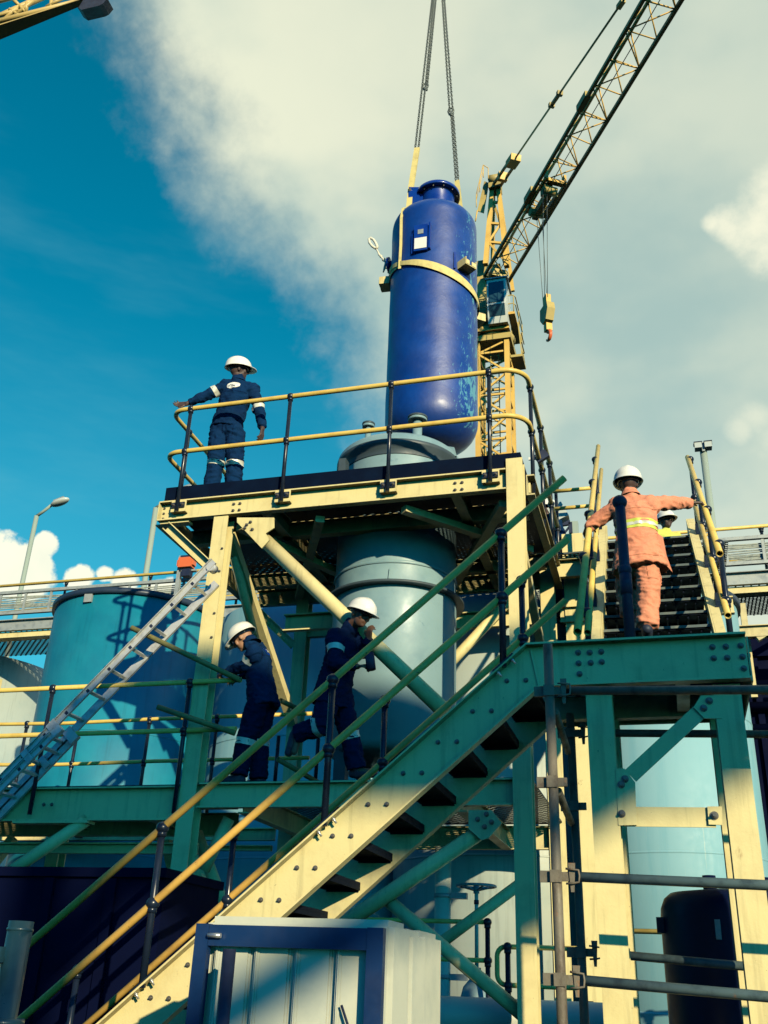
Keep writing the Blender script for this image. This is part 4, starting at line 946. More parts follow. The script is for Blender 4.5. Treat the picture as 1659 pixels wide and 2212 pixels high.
b = MB(); b.box(c0+V((0, 0, .11)), (.2, .1, .035)); b.box(c0+V((.03, 0, -.18)), (.15, .12, .12)); b.build('lamp_cover', 'blackmatt', t)
t = thing('steel_column', 'pale green column with dark bracket seen left of the orange worker', 'column', P(1242, 1170, Y=15))
q0, q1 = P(1234, 1170, Y=15), P(1248, 1125, Y=15); b = MB(); b.b2((q0.x, 15, 0), (q1.x, 15.12, q1.z)); b.build('shaft', 'pole', t)
b = MB(); k0, k1, k2 = P(1207, 1133, Y=15), P(1232, 1129, Y=15), P(1208, 1166, Y=15); b.bar(k0, k1, .06, .08); b.bar(k1+V((0, 0, .0)), k1-V((0, 0, .2)), .06, .06, up=(0, 1, 0)); b.bar(k1-V((0, 0, .05)), k2, .03, .03); b.build('bracket', 'blackmatt', t)

# dark plant shelter at the right edge
sh = thing('plant_shelter', 'dark navy steel shelter with pipes at the right edge behind the landing', 'shelter', (4, 14.6, 0))
sx = P(1602, 1600, Y=13.9).x; shz = P(1640, 1378, Y=13.9).z
b = MB(); b.b2((sx, 13.9, 0), (sx+5, 16.0, shz-.3)); b.build('wall', 'skip', sh)
b = MB(); b.b2((sx-.10, 13.8, shz-.29), (sx+5, 16.1, shz)); b.build('roof', 'skip', sh)
for z in (shz-1.3, shz-1.0, shz-.7):
    b = MB(); b.cyl((sx+.05, 13.8, z), (sx+4.8, 13.8, z), .07, 10); b.build('pipe', 'skip', sh)
for x in (sx+.25, sx+1.6):
    b = MB(); b.b2((x, 13.84, 0), (x+.08, 13.895, shz-.3)); b.build('wall_post', 'skip', sh)
# ------------------------------------------------------------------ extension ladder leaning on the left column
ld = thing('extension_ladder', 'worn aluminium extension ladder leaning on the left platform column', 'ladder', (-7.2, 8.1, 1.0))
yA, yB = 7.98, 8.262
tpt = P(463, 1213, Y=yA); lo = P(0, 1688, Y=yA); ldir = (tpt-lo).normalized(); lup = V((-ldir.z, 0, ldir.x))
if lup.z < 0: lup = -lup
foot = tpt-ldir*(tpt.z/ldir.z)
def lp(t, y, off=0): q = tpt-ldir*t+lup*off; return V((q.x, y, q.z))
Lf = (tpt-foot).length
midt = 2.15
for y, t0, sd in ((yA, 0, 1), (yB, .14, -1)):
    b = MB(); b.csec(lp(3.9, y), lp(t0, y), .026, .078, .006, .005, up=lup, side=sd); s_ = b.build('stile', 'alu', ld)
    b = MB(); b.csec(lp(Lf-.02, y, -.062), lp(midt, y, -.062), .03, .085, .006, .005, up=lup, side=sd); b.build('stile', 'alu', ld)
    b = MB(); b.box(lp(midt, y, -.03), (.10, .05, .16), (ldir, V((0, 1, 0)), lup)); b.build('guide_bracket', 'alu', ld); b = MB(); b.box(lp(midt+.35, y, -.03), (.07, .05, .13), (ldir, V((0, 1, 0)), lup)); b.build('guide_bracket', 'alu', ld)
for i in range(14):
    t = .30+.28*i
    b = MB(); b.bar(lp(t, yA-.004), lp(t, yB+.004), .028, .034, up=lup); b.build('rung', 'alu', ld)
    b = MB(); b.box(lp(t, yA-.003), (.030, .006, .036), (ldir, V((0, 1, 0)), lup)); b.build('rung_end', 'blackmatt', ld)
i = 0; t = midt+.2
while t < Lf-.2:
    b = MB(); b.bar(lp(t, yA-.004, -.062), lp(t, yB+.004, -.062), .028, .034, up=lup); b.build('rung', 'alu', ld)
    b = MB(); b.box(lp(t, yA-.003, -.062), (.030, .006, .036), (ldir, V((0, 1, 0)), lup)); b.build('rung_end', 'blackmatt', ld); t += .28
b = MB(); b.cyl(lp(.06, yA-.02, -.02), lp(.06, yA+.07, -.02), .045, 16); b.build('guide_wheel', 'alu', ld)

# ------------------------------------------------------------------ scaffold on the right
sc_ = thing('scaffold', 'rusty tube scaffold with wedge clamps before the landing columns', 'scaffold', (-.5, 5.9, 0))
ya, yb2 = 5.36, 6.42
A0 = P(1175, 1393, Y=ya); A1 = P(1224, 2200, Y=ya); xa = (A0.x+A1.x)/2
B0 = P(1236, 1550, Y=yb2); xb = (P(1233, 1660, Y=yb2).x+P(1267, 2205, Y=yb2).x)/2
b = MB(); b.pipe((xa, ya, 0), (xa, ya, A0.z), .0265, .004, 16); sa = b.build('standard', 'scaf', sc_)
b = MB(); b.pipe((xb, yb2, 0), (xb, yb2, 3.30), .0265, .004, 16); sb = b.build('standard', 'scaf', sc_)
def clamp(parent, c, wedge=True, back=False):
    c = V(c); b = MB()
    b.b2(c+V((-.085, -.010, -.028)), c+V((-.024, .010, .028))); b.b2(c+V((.024, -.012, -.022)), c+V((.075, .012, .022)))
    b.b2(c+V((-.030, -.034, -.03)), c+V((.030, -.027, .03))); b.b2(c+V((-.004, .027, -.03)), c+V((.004, .085, .03)))
    b.build('clamp', 'scaf', parent)
    if wedge:
        b = MB(); b.prism([c+V((.062, -.02, .065)), c+V((.098, -.02, .065)), c+V((.088, -.02, -.075)), c+V((.072, -.02, -.075))], (0, .008, 0)); b.build('wedge', 'scaf', parent)
        b = MB(); b.tube([c+V((.05, -.03, .036)), c+V((.085, -.035, .032)), c+V((.115, -.035, .028)), c+V((.118, -.035, 0)), c+V((.115, -.035, -.028)), c+V((.085, -.035, -.034)), c+V((.05, -.03, -.036))], .0055, 8); b.build('clamp_loop', 'scaf', parent)
def ledger(px, py, qx, qy, y, x0, m='scafteal', ext=1.6):
    z0 = P(px, py, Y=y).z; z1 = P(qx, qy, Y=y).z; x1 = P(qx, qy, Y=y).x
    sl_ = (z1-z0)/(x1-P(px, py, Y=y).x)
    b = MB(); b.cyl((x0+.11, y, z0), (x1+ext, y, z0+sl_*(x1+ext-x0)), .0245, 16); b.build('ledger', m, sc_); return z0
z = ledger(1206, 1493, 1655, 1490, ya, xa, 'scaf'); clamp(sa, (xa, ya, z))
z = ledger(1240, 1894, 1655, 1912, ya, xa); clamp(sa, (xa, ya, z))
z = ledger(1262, 2118, 1655, 2152, ya, xa); clamp(sa, (xa, ya, z))
clamp(sa, (xa, ya, P(1195, 1690, Y=ya).z), False)
z = ledger(1250, 1584, 1655, 1586, yb2, xb, 'scaf'); clamp(sb, (xb, yb2, z))
z = ledger(1275, 2058, 1655, 2092, yb2, xb); clamp(sb, (xb, yb2, z))
clamp(sb, (xb, yb2, P(1242, 1742, Y=yb2).z), False)
for zz in (P(1190, 1530, Y=ya).z, P(1212, 1705, Y=ya).z):
    b = MB(); b.cyl((xa+.02, ya+.06, zz), (xb-.02, yb2-.05, zz-.02), .022, 12); b.build('transom', 'scaf', sc_)
b = MB(); b.cyl((xa+.03, ya+.03, .35), (xb, yb2, .35), .022, 12); b.cyl((xa, ya, .3), (xa+3, ya, .3), .0245, 12); b.build('transom', 'scaf', sc_)
# far end of the scaffold, beyond the frame
for (xx, yy) in ((xa+2.3, ya), (xb+2.3, yb2)):
    b = MB(); b.pipe((xx, yy, 0), (xx, yy, 3.4), .0265, .004, 14); b.build('standard', 'scaf', sc_)
pl_ = thing('standing_tube', 'short dark steel tube standing before the white plastic tank', 'steel tube', (0, 0, 0))
q0, q1 = P(496, 2050, Y=4.32), P(514, 2200, Y=4.32); pl_.location = (q0.x, 4.32, 0)
b = MB(); b.pipe((q0.x, 4.32, 0), (q0.x, 4.32, q0.z), .029, .004, 18); b.build('tube_wall', 'blackmatt', pl_)

# ------------------------------------------------------------------ white plastic tank in its blue frame
YC = 4.6
pc = thing('plastic_tank', 'off white ribbed plastic tank held in a dark blue frame', 'plastic tank', (-1.7, 5.0, 0))
f0, f1 = P(447, 1972, Y=YC), P(849, 1992, Y=YC); xl_, xr_, zt = f0.x, f1.x, (f0.z+f1.z)/2
b = MB(); b.b2((xl_, YC, .25), (xr_, YC+.34, zt)); o = b.build('tank_rim', 'poly', pc, bevel=.03)
b = MB(); b.b2((xl_+.05, YC-.012, .3), (xr_-.06, YC+.05, zt-.065)); b.build('front_panel', 'poly', pc, bevel=.008)
n = 4; wp = (xr_-xl_-.13)/n
for i in range(n):
    x = xl_+.06+wp*i
    b = MB(); b.b2((x+.012, YC-.032, .35), (x+wp-.006, YC-.005, zt-.082)); b.b2((x+.02, YC-.048, .35), (x+.045, YC-.02, zt-.09)); b.build('panel_rib', 'poly', pc, bevel=.010)
b = MB(); b.b2((xl_-.01, YC+.30, .2), (xr_+.012, YC+.62, zt-.02)); b.build('tank_wall', 'poly', pc, bevel=.035)
fx0, fx1 = P(430, 1998, Y=YC-.07).x, P(832, 2015, Y=YC-.07).x
zb0, zb1 = P(620, 2000, Y=YC-.07).z, P(620, 2048, Y=YC-.07).z
b = MB(); b.b2((fx0, YC-.10, 0), (fx0+.065, YC-.055, zb0)); b.b2((fx1-.075, YC-.10, 0), (fx1, YC-.055, zb0)); b.b2((fx0+.066, YC-.095, zb1), (fx1-.076, YC-.06, zb0-.003))
b.b2((fx0, YC-.054, .1), (fx1, YC+.6, .2)); b.b2((fx0-.012, YC-.05, .1), (fx0-.002, YC+.6, zb0)); b.build('frame', 'frameblue', pc)
b = MB(); b.cyl((fx0+.07, YC-.112, zb0-.05), (fx0+.135, YC-.112, zb0-.05), .011, 10); b.build('frame_bolt', 'zinc', pc)
b = MB(); b.cyl((fx1-.085, YC-.07, zb1-.45), (fx1-.19, YC-.06, zb1-.22), .006, 6); b.build('tie_wire', 'blackmatt', pc)
p2_ = thing('plastic_tank', 'second off white plastic tank with swirl marked panel behind the first', 'plastic tank', (-1.1, 5.5, 0))
g0 = P(880, 2008, Y=5.28); g1 = P(917, 2010, Y=5.3)
b = MB(); b.b2((g0.x-.4, 5.28, .2), (g1.x, 5.72, g1.z)); b.build('tank_wall', 'poly', p2_, bevel=.03)
b = MB(); b.b2((g1.x-.075, 5.265, .3), (g1.x-.01, 5.279, P(900, 2105, Y=5.27).z)); pn = b.build('side_panel', mat('swirl_panel', (.42, .45, .36), .6, col2=(.10, .16, .18), sc=9, stretch=(1, 1, .35), lo=.5, hi=.53), p2_)

# ------------------------------------------------------------------ dark skip, pipe and navy tank
sk = thing('steel_skip', 'large dark navy steel skip under the middle deck', 'skip', (-4.7, 7.7, 0))
zk = 2.40; x0, x1 = -5.75, -3.76
b = MB(); b.b2((x0, 7.2, .15), (x1, 8.2, zk-.07)); b.build('skip_wall', 'skip', sk)
b = MB(); b.b2((x0-.02, 7.16, zk-.069), (x1+.02, 8.24, zk)); b.build('skip_rim', 'skip', sk)
b = MB()
for x in (-5.3, -4.75, -4.2): b.b2((x-.04, 7.165, .16), (x+.04, 7.199, zk-.08))
b.build('wall_rib', 'skip', sk)
b = MB(); b.b2((x0, 7.2, 0), (x0+.15, 8.2, .149)); b.b2((x1-.15, 7.2, 0), (x1, 8.2, .149)); b.build('skid', 'skip', sk)
vp_ = thing('vent_pipe', 'open topped teal pipe darkened in colour for shade, with clamp at the lower left corner', 'pipe', (-2.7, 4, 0))
q = P(47, 1990, Y=4); b = MB(); b.pipe((q.x, 4, 0), (q.x, 4, q.z), .053, .005, 28); b.lathe((q.x, 4, q.z-.04), [(.054, 0), (.0565, .003), (.0565, .010), (.054, .013)], 28, caps=False); b.build('pipe_wall', 'tealpipe', vp_)
zq = P(40, 2062, Y=3.92).z
b = MB(); b.b2((q.x-.20, 3.915, zq-.032), (q.x-.015, 3.945, zq+.028)); b.b2((q.x-.2, 3.95, zq-.025), (q.x-.06, 4.0, zq+.02)); b.build('pipe_clamp', 'tealpipe', vp_)
zq = P(60, 2205, Y=3.9).z; b = MB(); b.cyl((q.x, 4, zq-.03), (q.x, 4, zq), .085, 28); b.build('pipe_flange', 'tealpipe', vp_)
nt = thing('chemical_tank', 'dark navy round shouldered plastic tank behind the right landing column', 'plastic tank', (.4, 7.6, 0))
nx0 = P(1427, 1990, Y=7.6).x; NR = .47; ncx = nx0+NR
b = MB(); b.lathe((ncx, 7.65, 0), [(NR*.98, 0), (NR, .4), (NR, 2.14), (NR*.985, 2.21), (NR*.93, 2.27), (NR*.84, 2.305), (NR*.4, 2.33), (0, 2.335)], 56, caps=False); b.build('shell', 'navytank', nt)
b = MB(); b.cyl((ncx-.12, 7.55, 2.32), (ncx-.12, 7.55, 2.42), .045, 14); b.build('filler_neck', 'navytank', nt); b = MB(); b.cyl((ncx+.2, 7.5, 2.3), (ncx+.2, 7.5, 2.40), .10, 18); b.build('filler_neck', 'navytank', nt)
lx = P(1551, 2008, Y=7.2); b = MB(); b.box((lx.x, 7.185, lx.z), (.035, .008, .12)); b.build('label_plate', 'galv', nt)
lx = P(1428, 1998, Y=7.5); b = MB(); b.b2((lx.x-.03, 7.5, lx.z-.05), (lx.x+.02, 7.56, lx.z+.05)); b.build('handle', 'navytank', nt)

# ------------------------------------------------------------------ valve, low rails and pipes by the tank foot
vv = thing('gate_valve', 'valve handwheel on a tall pale spindle by the blotchy tank', 'valve', (0, 0, 0))
yv = 10.2; wc = P(1029, 1914, Y=yv); vv.location = (wc.x, yv, 0)
b = MB(); n = 28
def wl2(a, r, dz=0): return wc+V((r*math.cos(a), r*math.sin(a)*1.0, dz))
b.tube([wl2(2*math.pi*i/n, .19) for i in range(n)], .014, 8, closed=True)
for k in range(5):
    a = 2*math.pi*k/5+.3; b.cyl(wl2(a, .185), wc+V((0, 0, -.045)), .009, 8)
b.cyl(wc+V((0, 0, -.07)), wc+V((0, 0, .01)), .03, 12); b.build('handwheel', 'vgrey', vv)
zb_ = P(1027, 2095, Y=yv).z
b = MB(); b.cyl((wc.x, yv, zb_), (wc.x, yv, wc.z-.06), .019, 12); b.build('spindle', 'poly', vv)
b = MB(); b.cyl((wc.x, yv, wc.z-.17), (wc.x, yv, wc.z-.13), .025, 10); b.build('collar', 'blackmatt', vv)
b = MB(); b.lathe((wc.x, yv, 0), [(.18, .9), (.16, zb_-.25), (.13, zb_-.15), (.05, zb_-.06), (.04, zb_+.02), (0, zb_+.02)], 26, caps=False); b.build('valve_body', 'vgrey', vv)
gr = thing('guard_rail', 'low yellow guard rail with a looped end beside the valve', 'guard rail', (0, 0, 0))
yg2 = 9.95; pr_ = P(1053, 1992, Y=yg2); pr2 = P(1054, 2075, Y=yg2); gr.location = (pr_.x, yg2, 0)
for z in (pr_.z, pr2.z):
    b = MB(); b.tube([(pr_.x-2.2, yg2, z), (pr_.x, yg2, z)], .022, 10); b.build('hand_rail', 'rail', gr)
post(gr, (pr_.x, yg2, 0), pr_.z, (pr2.z, pr_.z), r=.024, rb=.042)
post(gr, (pr_.x-1.6, yg2, 0), pr_.z, (pr2.z, pr_.z), r=.024, rb=.042)
e0, e1 = P(1090, 2045, Y=9.4), P(1090, 2128, Y=9.4)
b = MB(); zz0, zz1, xx = e1.z, e0.z, P(1074, 2090, Y=9.4).x
b.tube([(xx+.75, 9.4, zz1)]+[(xx+.08-.08*math.sin(a), 9.4, zz1-.08+.08*math.cos(a)) for a in [math.pi/2*i/5 for i in range(6)]]+[(xx+.08-.08*math.cos(a), 9.4, zz0+.08-.08*math.sin(a)) for a in [math.pi/2*i/5 for i in range(6)]]+[(xx+.75, 9.4, zz0)], .022, 10); b.build('hand_rail', 'rail', gr)
post(gr, (xx+.1, 9.37, 0), zz1, (zz0, zz1), r=.024, rb=.04)
gp = thing('process_pipe', 'pale grey horizontal pipe along the foot of the tanks', 'pipe', (-2, 8.9, 0))
q = P(1000, 2192, Y=8.95); b = MB(); b.cyl((q.x-1.4, 8.95, q.z), (q.x+1.2, 8.95, q.z), .135, 28)
for dx in (-.3, .55): b.cyl((q.x+dx, 8.95, q.z), (q.x+dx+.03, 8.95, q.z), .141, 28)
b.build('pipe_wall', 'greypipe', gp)
b = MB()
for dx in (-1.2, 0, 1.0): b.b2((q.x+dx-.05, 8.85, 0), (q.x+dx+.05, 9.05, q.z-.12))
b.build('pipe_support', 'blackmatt', gp)
b = MB(); c = P(970, 2160, Y=9.2); b.cyl((c.x, 9.2, .9), (c.x, 9.2, c.z), .16, 24); b.build('pipe_flange', 'blackmatt', gp)
ov = thing('overflow_pipe', 'pale vertical pipe up the wall of the blotchy tank', 'pipe', (0, 0, 0))
q = P(956, 1990, Y=10.7); ov.location = (q.x, 10.7, 0); b = MB(); b.cyl((q.x, 10.7, 0), (q.x, 10.7, P(952, 1830, Y=10.7).z), .085, 20); b.build('pipe_wall', 'poly', ov)
b = MB()
for yy_ in (1935, 2110): z = P(956, yy_, Y=10.7).z; b.cyl((q.x, 10.7, z-.02), (q.x, 10.7, z+.02), .094, 20); b.b2((q.x+.085, 10.66, z-.03), (q.x+.26, 10.74, z+.03))
b.build('pipe_clip', 'galv', ov)
lr = thing('guard_rail', 'low yellow rail passing behind the dark navy tank', 'guard rail', (.2, 9.3, 0))
for yy_ in (2012, 2128):
    z = P(1395, yy_, Y=9.3).z; b = MB(); b.tube([(-.45, 9.3, z), (3.2, 9.3, z)], .022, 10); b.build('hand_rail', 'rail', lr)
zl = P(1395, 2012, Y=9.3).z
for x in (1.0, 2.6): post(lr, (x, 9.3, 0), zl, (zl-.4, zl), r=.022, rb=.04)
ic = thing('junction_box', 'black junction box with handle by the scaffold foot', 'junction box', (-.75, 9.2, 0))
q = P(1265, 2185, Y=9.2); b = MB(); b.b2((q.x-.22, 9.2, 0), (q.x+.20, 9.45, q.z)); b.build('box_body', 'blackmatt', ic)
b = MB(); b.tube([(q.x-.06, 9.24, q.z), (q.x-.06, 9.24, q.z+.07), (q.x+.06, 9.24, q.z+.07), (q.x+.06, 9.24, q.z)], .01, 6); b.build('handle', 'blackmatt', ic)

# ------------------------------------------------------------------ unseen gantry added behind the photographer, shaped to throw the broad soft shadow
cg = thing('shade_gantry', 'unseen shade caster shaped as an enclosed gantry on steel trestles behind the photographer', 'shade caster', (9, -15, 0))
GY0, GY1, GZ0, GZ1, GX0, GX1 = -15.5, -13.6, 11.15, 11.93, -6.0, 16.98
b = MB(); b.b2((GX0, GY0, GZ0+.2), (GX1, GY1, GZ1-.1)); b.build('cladding', 'clad', cg)
b = MB(); b.b2((13.3, GY0+.05, 10.70), (GX1-.05, GY1-.02, GZ0-.002)); b.build('lower_shade_box', 'clad', cg)
b = MB(); b.prism([(GX0, GY0-.1, GZ1-.1), (GX0, GY1+.1, GZ1-.1), (GX0, (GY0+GY1)/2, GZ1-.02)], (12.7-GX0, 0, 0)); b.build('roof', 'clad', cg)
b = MB(); b.b2((12.75, GY0+.1, GZ1-.09), (16.3, GY1-.05, 12.82)); b.build('upper_shade_box', 'clad', cg)  # added box that sets the upper edge of the cast shade
b = MB(); b.b2((GX0, GY0, GZ0), (GX1, GY0+.2, GZ0+.199)); b.b2((GX0, GY1-.2, GZ0), (GX1, GY1, GZ0+.199)); b.build('girder', 'cream_dull', cg)
for x in (-4, 4.5, 11.5):
    for y in (GY0+.1, GY1-.1):
        b = MB(); b.hsec((x, y, 0), (x, y, GZ0), .3, .3, up=(0, 1, 0)); b.build('trestle_leg', 'cream_dull', cg)
    b = MB()
    for z in (2, 5, 8):
        b.bar((x, GY0+.1, z), (x, GY1-.1, z), .16, .16); b.bar((x, GY0+.1, z-1.4), (x, GY1-.1, z+1.2), .12, .12)
    b.build('trestle_brace', 'cream_dull', cg)
b = MB()
for p, q in (((4.7, -14.5, 5.4), (10.9, -14.5, GZ0)), ((7.0, -14.5, 5.05), (16.2, -14.5, 10.7)), ((11.7, -14.6, 9.0), (13.4, -14.6, GZ0))): b.bar(p, q, .24, .24)  # added braces, one laid to cast a slanting band on the plastic tank
b.build('knee_brace', 'cream_dull', cg)
# ------------------------------------------------------------------ people
def remesh(mb, voxel, smooth=4, disp=None):
    me = mb.mesh('tmp'); o = bpy.data.objects.new('tmp', me); C.objects.link(o)
    r = o.modifiers.new('r', 'REMESH'); r.mode = 'VOXEL'; r.voxel_size = voxel; r.use_smooth_shade = True
    if smooth: s = o.modifiers.new('s', 'SMOOTH'); s.factor = .5; s.iterations = smooth
    dg = bpy.context.evaluated_depsgraph_get(); ev = o.evaluated_get(dg)
    out = bpy.data.meshes.new_from_object(ev)
    bpy.data.objects.remove(o); bpy.data.meshes.remove(me)
    if disp:
        cs = [v.co.copy() for v in out.vertices]; ns = [v.normal.copy() for v in out.vertices]
        for v, c, n in zip(out.vertices, cs, ns): v.co = c+n*disp(c)
    out.materials.clear()
    out.polygons.foreach_set('use_smooth', [True]*len(out.polygons))
    return out
def shift(me, off):
    for v in me.vertices: v.co -= off
    return me
def folds(seed, a=.011, f=9):
    s = V((seed*3.1, seed*1.7, seed*.9))
    def d(c):
        q = c*f+s; wq = noise.noise(c*4+s)*1.2
        n1 = noise.noise(V((q.x*.8+wq, q.y*.8, q.z*1.7+wq))); n2 = noise.noise(V((q.x*1.6+5, q.y*1.6+wq, q.z*3.6+2*wq)))
        return a*(1-2.4*abs(n1))*.8+a*.55*(1-2.4*abs(n2))-a*.45
    return d
def hand(b, w, d, n, t, curl=(.35, .45, .35), k=1.0, spread=.05):
    w = V(w); d = V(d).normalized(); n = (V(n)-d*V(n).dot(d)).normalized(); t = (V(t)-d*V(t).dot(d)-n*V(t).dot(n)).normalized()
    for s_ in (-.028, -.009, .010, .028): b.cap(w+t*s_*.7*k, w+(d*.088+t*s_)*k, .015*k, .0125*k, 10)
    for s_, L, e in ((.030, .072, .0), (.010, .080, .006), (-.010, .074, .002), (-.029, .058, -.008)):
        p = w+(d*(.088+e)+t*s_)*k; a = 0; dd = d
        for j, (fr, c) in enumerate(zip((.45, .31, .24), curl)):
            a += c+(.06 if s_ < 0 else 0); dd = d*math.cos(a)+n*math.sin(a)+t*(spread*s_/.03); q = p+dd.normalized()*L*fr*k
            b.cap(p, q, (.0098-.0009*j)*k, (.0092-.0009*j)*k, 8); p = q
    p = w+(d*.025+t*.028)*k; q = p+(d*.55+t*.75+n*.15).normalized()*.045*k; r = q+(d*.85+t*.35+n*.35).normalized()*.035*k
    b.cap(p, q, .0135*k, .0115*k, 8); b.cap(q, r, .0112*k, .009*k, 8)
def helmet(parent, c, f, u, m='helmet', k=1.0):
    f = V(f).normalized(); u = (V(u)-f*V(u).dot(f)).normalized(); s = f.cross(u)
    vs = []; fs = []; n = 40; rows = []
    for i in range(9):
        ph = math.pi/2*i/8; rows.append((math.sin(ph), math.cos(ph)))
    def pt(rx, z, a, ex=0):
        ca, sa = math.cos(a), math.sin(a)
        ridge = .006*math.exp(-(sa*rx*.115/.018)**2)*(1 if ca*rx > -.9 else .3)
        return c+f*(ca*(rx*.142+ex))*k+s*(sa*(rx*.117+ex))*k+u*(z+ridge*(z > .02))*k
    prof = [(a, .125*b_**.92) for a, b_ in rows]
    rings = [[pt(a, z, 2*math.pi*j/n) for j in range(n)] for a, z in prof[1:]]
    def brim(a): ca = max(0, math.cos(a)); return .008+.050*ca**3
    rings.append([pt(1, -.006-.012*max(0, math.cos(2*math.pi*j/n))**2, 2*math.pi*j/n, brim(2*math.pi*j/n)) for j in range(n)])
    rings.append([pt(1, -.011-.012*max(0, math.cos(2*math.pi*j/n))**2, 2*math.pi*j/n, brim(2*math.pi*j/n)) for j in range(n)])
    rings.append([pt(.96, -.006, 2*math.pi*j/n, 0) for j in range(n)])
    rings += [[pt(a*.95, z*.94-.004, 2*math.pi*j/n) for j in range(n)] for a, z in prof[1:-1][::-1]]
    b = MB(); vs = [c+u*.131*k]+[v for r in rings for v in r]; fs = [(0, 1+j, 1+(j+1) % n) for j in range(n)]
    for i in range(len(rings)-1): fs += [(1+i*n+j, 1+(i+1)*n+j, 1+(i+1)*n+(j+1) % n, 1+i*n+(j+1) % n) for j in range(n)]
    fs.append([1+(len(rings)-1)*n+j for j in range(n)])
    b.add(vs, fs, True); h = b.build('hard_hat', m, parent)
    b = MB(); b.tube([c+f*(math.cos(a)*.108)+s*(math.sin(a)*.089)-u*.016 for a in [2*math.pi*i/24 for i in range(24)]], .010, 8, closed=True); b.build('head_band', 'shades', h)
    return h
def person(label, J, f, skin, jm, tm, ground, seed=1, hands=None, helm='helmet', hu=(0, 0, 1), bands=(), bm='band', boots=True, hem=.15, flare=1.0, glasses=False, chest=True, fast=False, boot_dir=None, gloves=()):
    f = V(f).normalized(); J = {k: V(v) for k, v in J.items()}
    base = V((J['pelvis'].x, J['pelvis'].y, ground))
    sR, sL = J['shR'], J['shL']; s = (sR-sL).normalized(); mid = (sR+sL)/2
    up = (J['neck']-J['pelvis']).normalized(); s = (s-up*s.dot(up)).normalized(); fr = up.cross(s)      # body forward
    hup = (V(hu)-f*V(hu).dot(f)).normalized(); hs = f.cross(hup)
    H = J['head']
    b = MB()
    b.ell(H+hup*.022-f*.008, (hs*.076, f*.098, hup*.108)); b.ell(H-hup*.045+f*.028, (hs*.058, f*.066, hup*.075)); b.ball(H-hup*.092+f*.066, .024, 10, 6)
    b.cap(H+hup*.018+f*.090, H-hup*.022+f*.112, .012, .0165, 8); b.cap(H-hup*.026+f*.098+hs*.010, H-hup*.026+f*.098-hs*.010, .011)
    b.cap(H+hup*.036+f*.082+hs*.035, H+hup*.036+f*.082-hs*.035, .014); b.cap(H-hup*.056+f*.087+hs*.018, H-hup*.056+f*.087-hs*.018, .0085); b.cap(H-hup*.068+f*.083+hs*.014, H-hup*.068+f*.083-hs*.014, .009)
    for q in (-1, 1):
        b.ell(H+hs*q*.077-hup*.008-f*.008, (hs*.012, f*.018, hup*.031), 10, 8); b.cap(H+hs*q*.048-hup*.012+f*.062, H+hs*q*.046-hup*.03+f*.064, .019)
    b.cap(J['neck']-up*.02, H-hup*.05-f*.02, .056, .052)
    pel = J['pelvis']; w_ = lerp(pel, mid, .42); ch = lerp(pel, mid, .76)
    b.ell(ch, (s*.135, fr*.085, up*.17)); b.ell(w_, (s*.115, fr*.08, up*.15)); b.ell(pel, (s*.13, fr*.09, up*.12)); b.cap(sL, sR, .042)
    arms = {}
    for q in 'LR':
        b.cap(J['sh'+q], J['el'+q], .044, .038); b.cap(J['el'+q], J['wr'+q], .040, .027); b.cap(J['hp'+q], J['kn'+q], .078, .055); b.cap(J['kn'+q], J['an'+q], .054, .038)
        bd_ = boot_dir[q] if boot_dir else fr
        b.cap(J['an'+q]-V((0, 0, .02)), J['an'+q]+V(bd_).normalized()*.12-V((0, 0, .04)), .035, .03)
        hd = hands.get(q) if hands else None
        if hd: hand(b, J['wr'+q], *hd)
    me = remesh(b, .0068 if not fast else .012, 2)
    body = link('person', shift(me, base), skin); body.location = base
    def clothes(mb, name, m, vox, a, sm=3, fq=9):
        me = remesh(mb, vox, sm, folds(seed+len(name), a, fq)); return link(name, shift(me, base), m, body)
    # jacket
    b = MB(); hemc = pel-up*hem
    def ring_tube(cs, ax):
        n = 28; vs = []; fs = []
        for c, (a1, a2) in zip(cs, ax): vs += [c+s*a1*math.cos(2*math.pi*i/n)+fr*a2*math.sin(2*math.pi*i/n) for i in range(n)]
        for i in range(len(cs)-1): fs += [(i*n+k, i*n+(k+1) % n, (i+1)*n+(k+1) % n, (i+1)*n+k) for k in range(n)]
        fs += [list(range(n))[::-1], [(len(cs)-1)*n+k for k in range(n)]]; b.add(vs, fs, True)
    ring_tube([hemc, pel, w_, ch, lerp(pel, mid, .93)], [(.195*flare, .145*flare), (.188*flare**.6, .140*flare**.6), (.172, .128), (.188, .135), (.14, .105)])
    b.cap(sL, sR, .072); b.cap(sL-up*.05, sR-up*.05, .085); b.cap(J['neck']-up*.04, J['neck']-up*.012, .080, .070)
    for q in 'LR':
        el, wr, sh = J['el'+q], J['wr'+q], J['sh'+q]
        b.cap(lerp(sh, mid, .12)-up*.01, el, .078, .064); b.cap(el, lerp(el, wr, .80), .064, .050); b.cyl(lerp(el, wr, .72), lerp(el, wr, .90), .050, 16)
    jk = clothes(b, 'jacket', jm, .0095 if not fast else .016, .013, 3, 8)
    b = MB(); b.ell(pel-up*.02, (s*.165, fr*.125, up*.13))
    for q in 'LR':
        hp, kn, an = J['hp'+q], J['kn'+q], J['an'+q]
        b.cap(hp, kn, .118, .096); b.cap(kn, lerp(kn, an, .8), .096, .088); b.cyl(lerp(kn, an, .7), lerp(kn, an, 1.0), .088, 18)
    tr = clothes(b, 'trousers', tm, .0095 if not fast else .016, .0135, 3, 8)
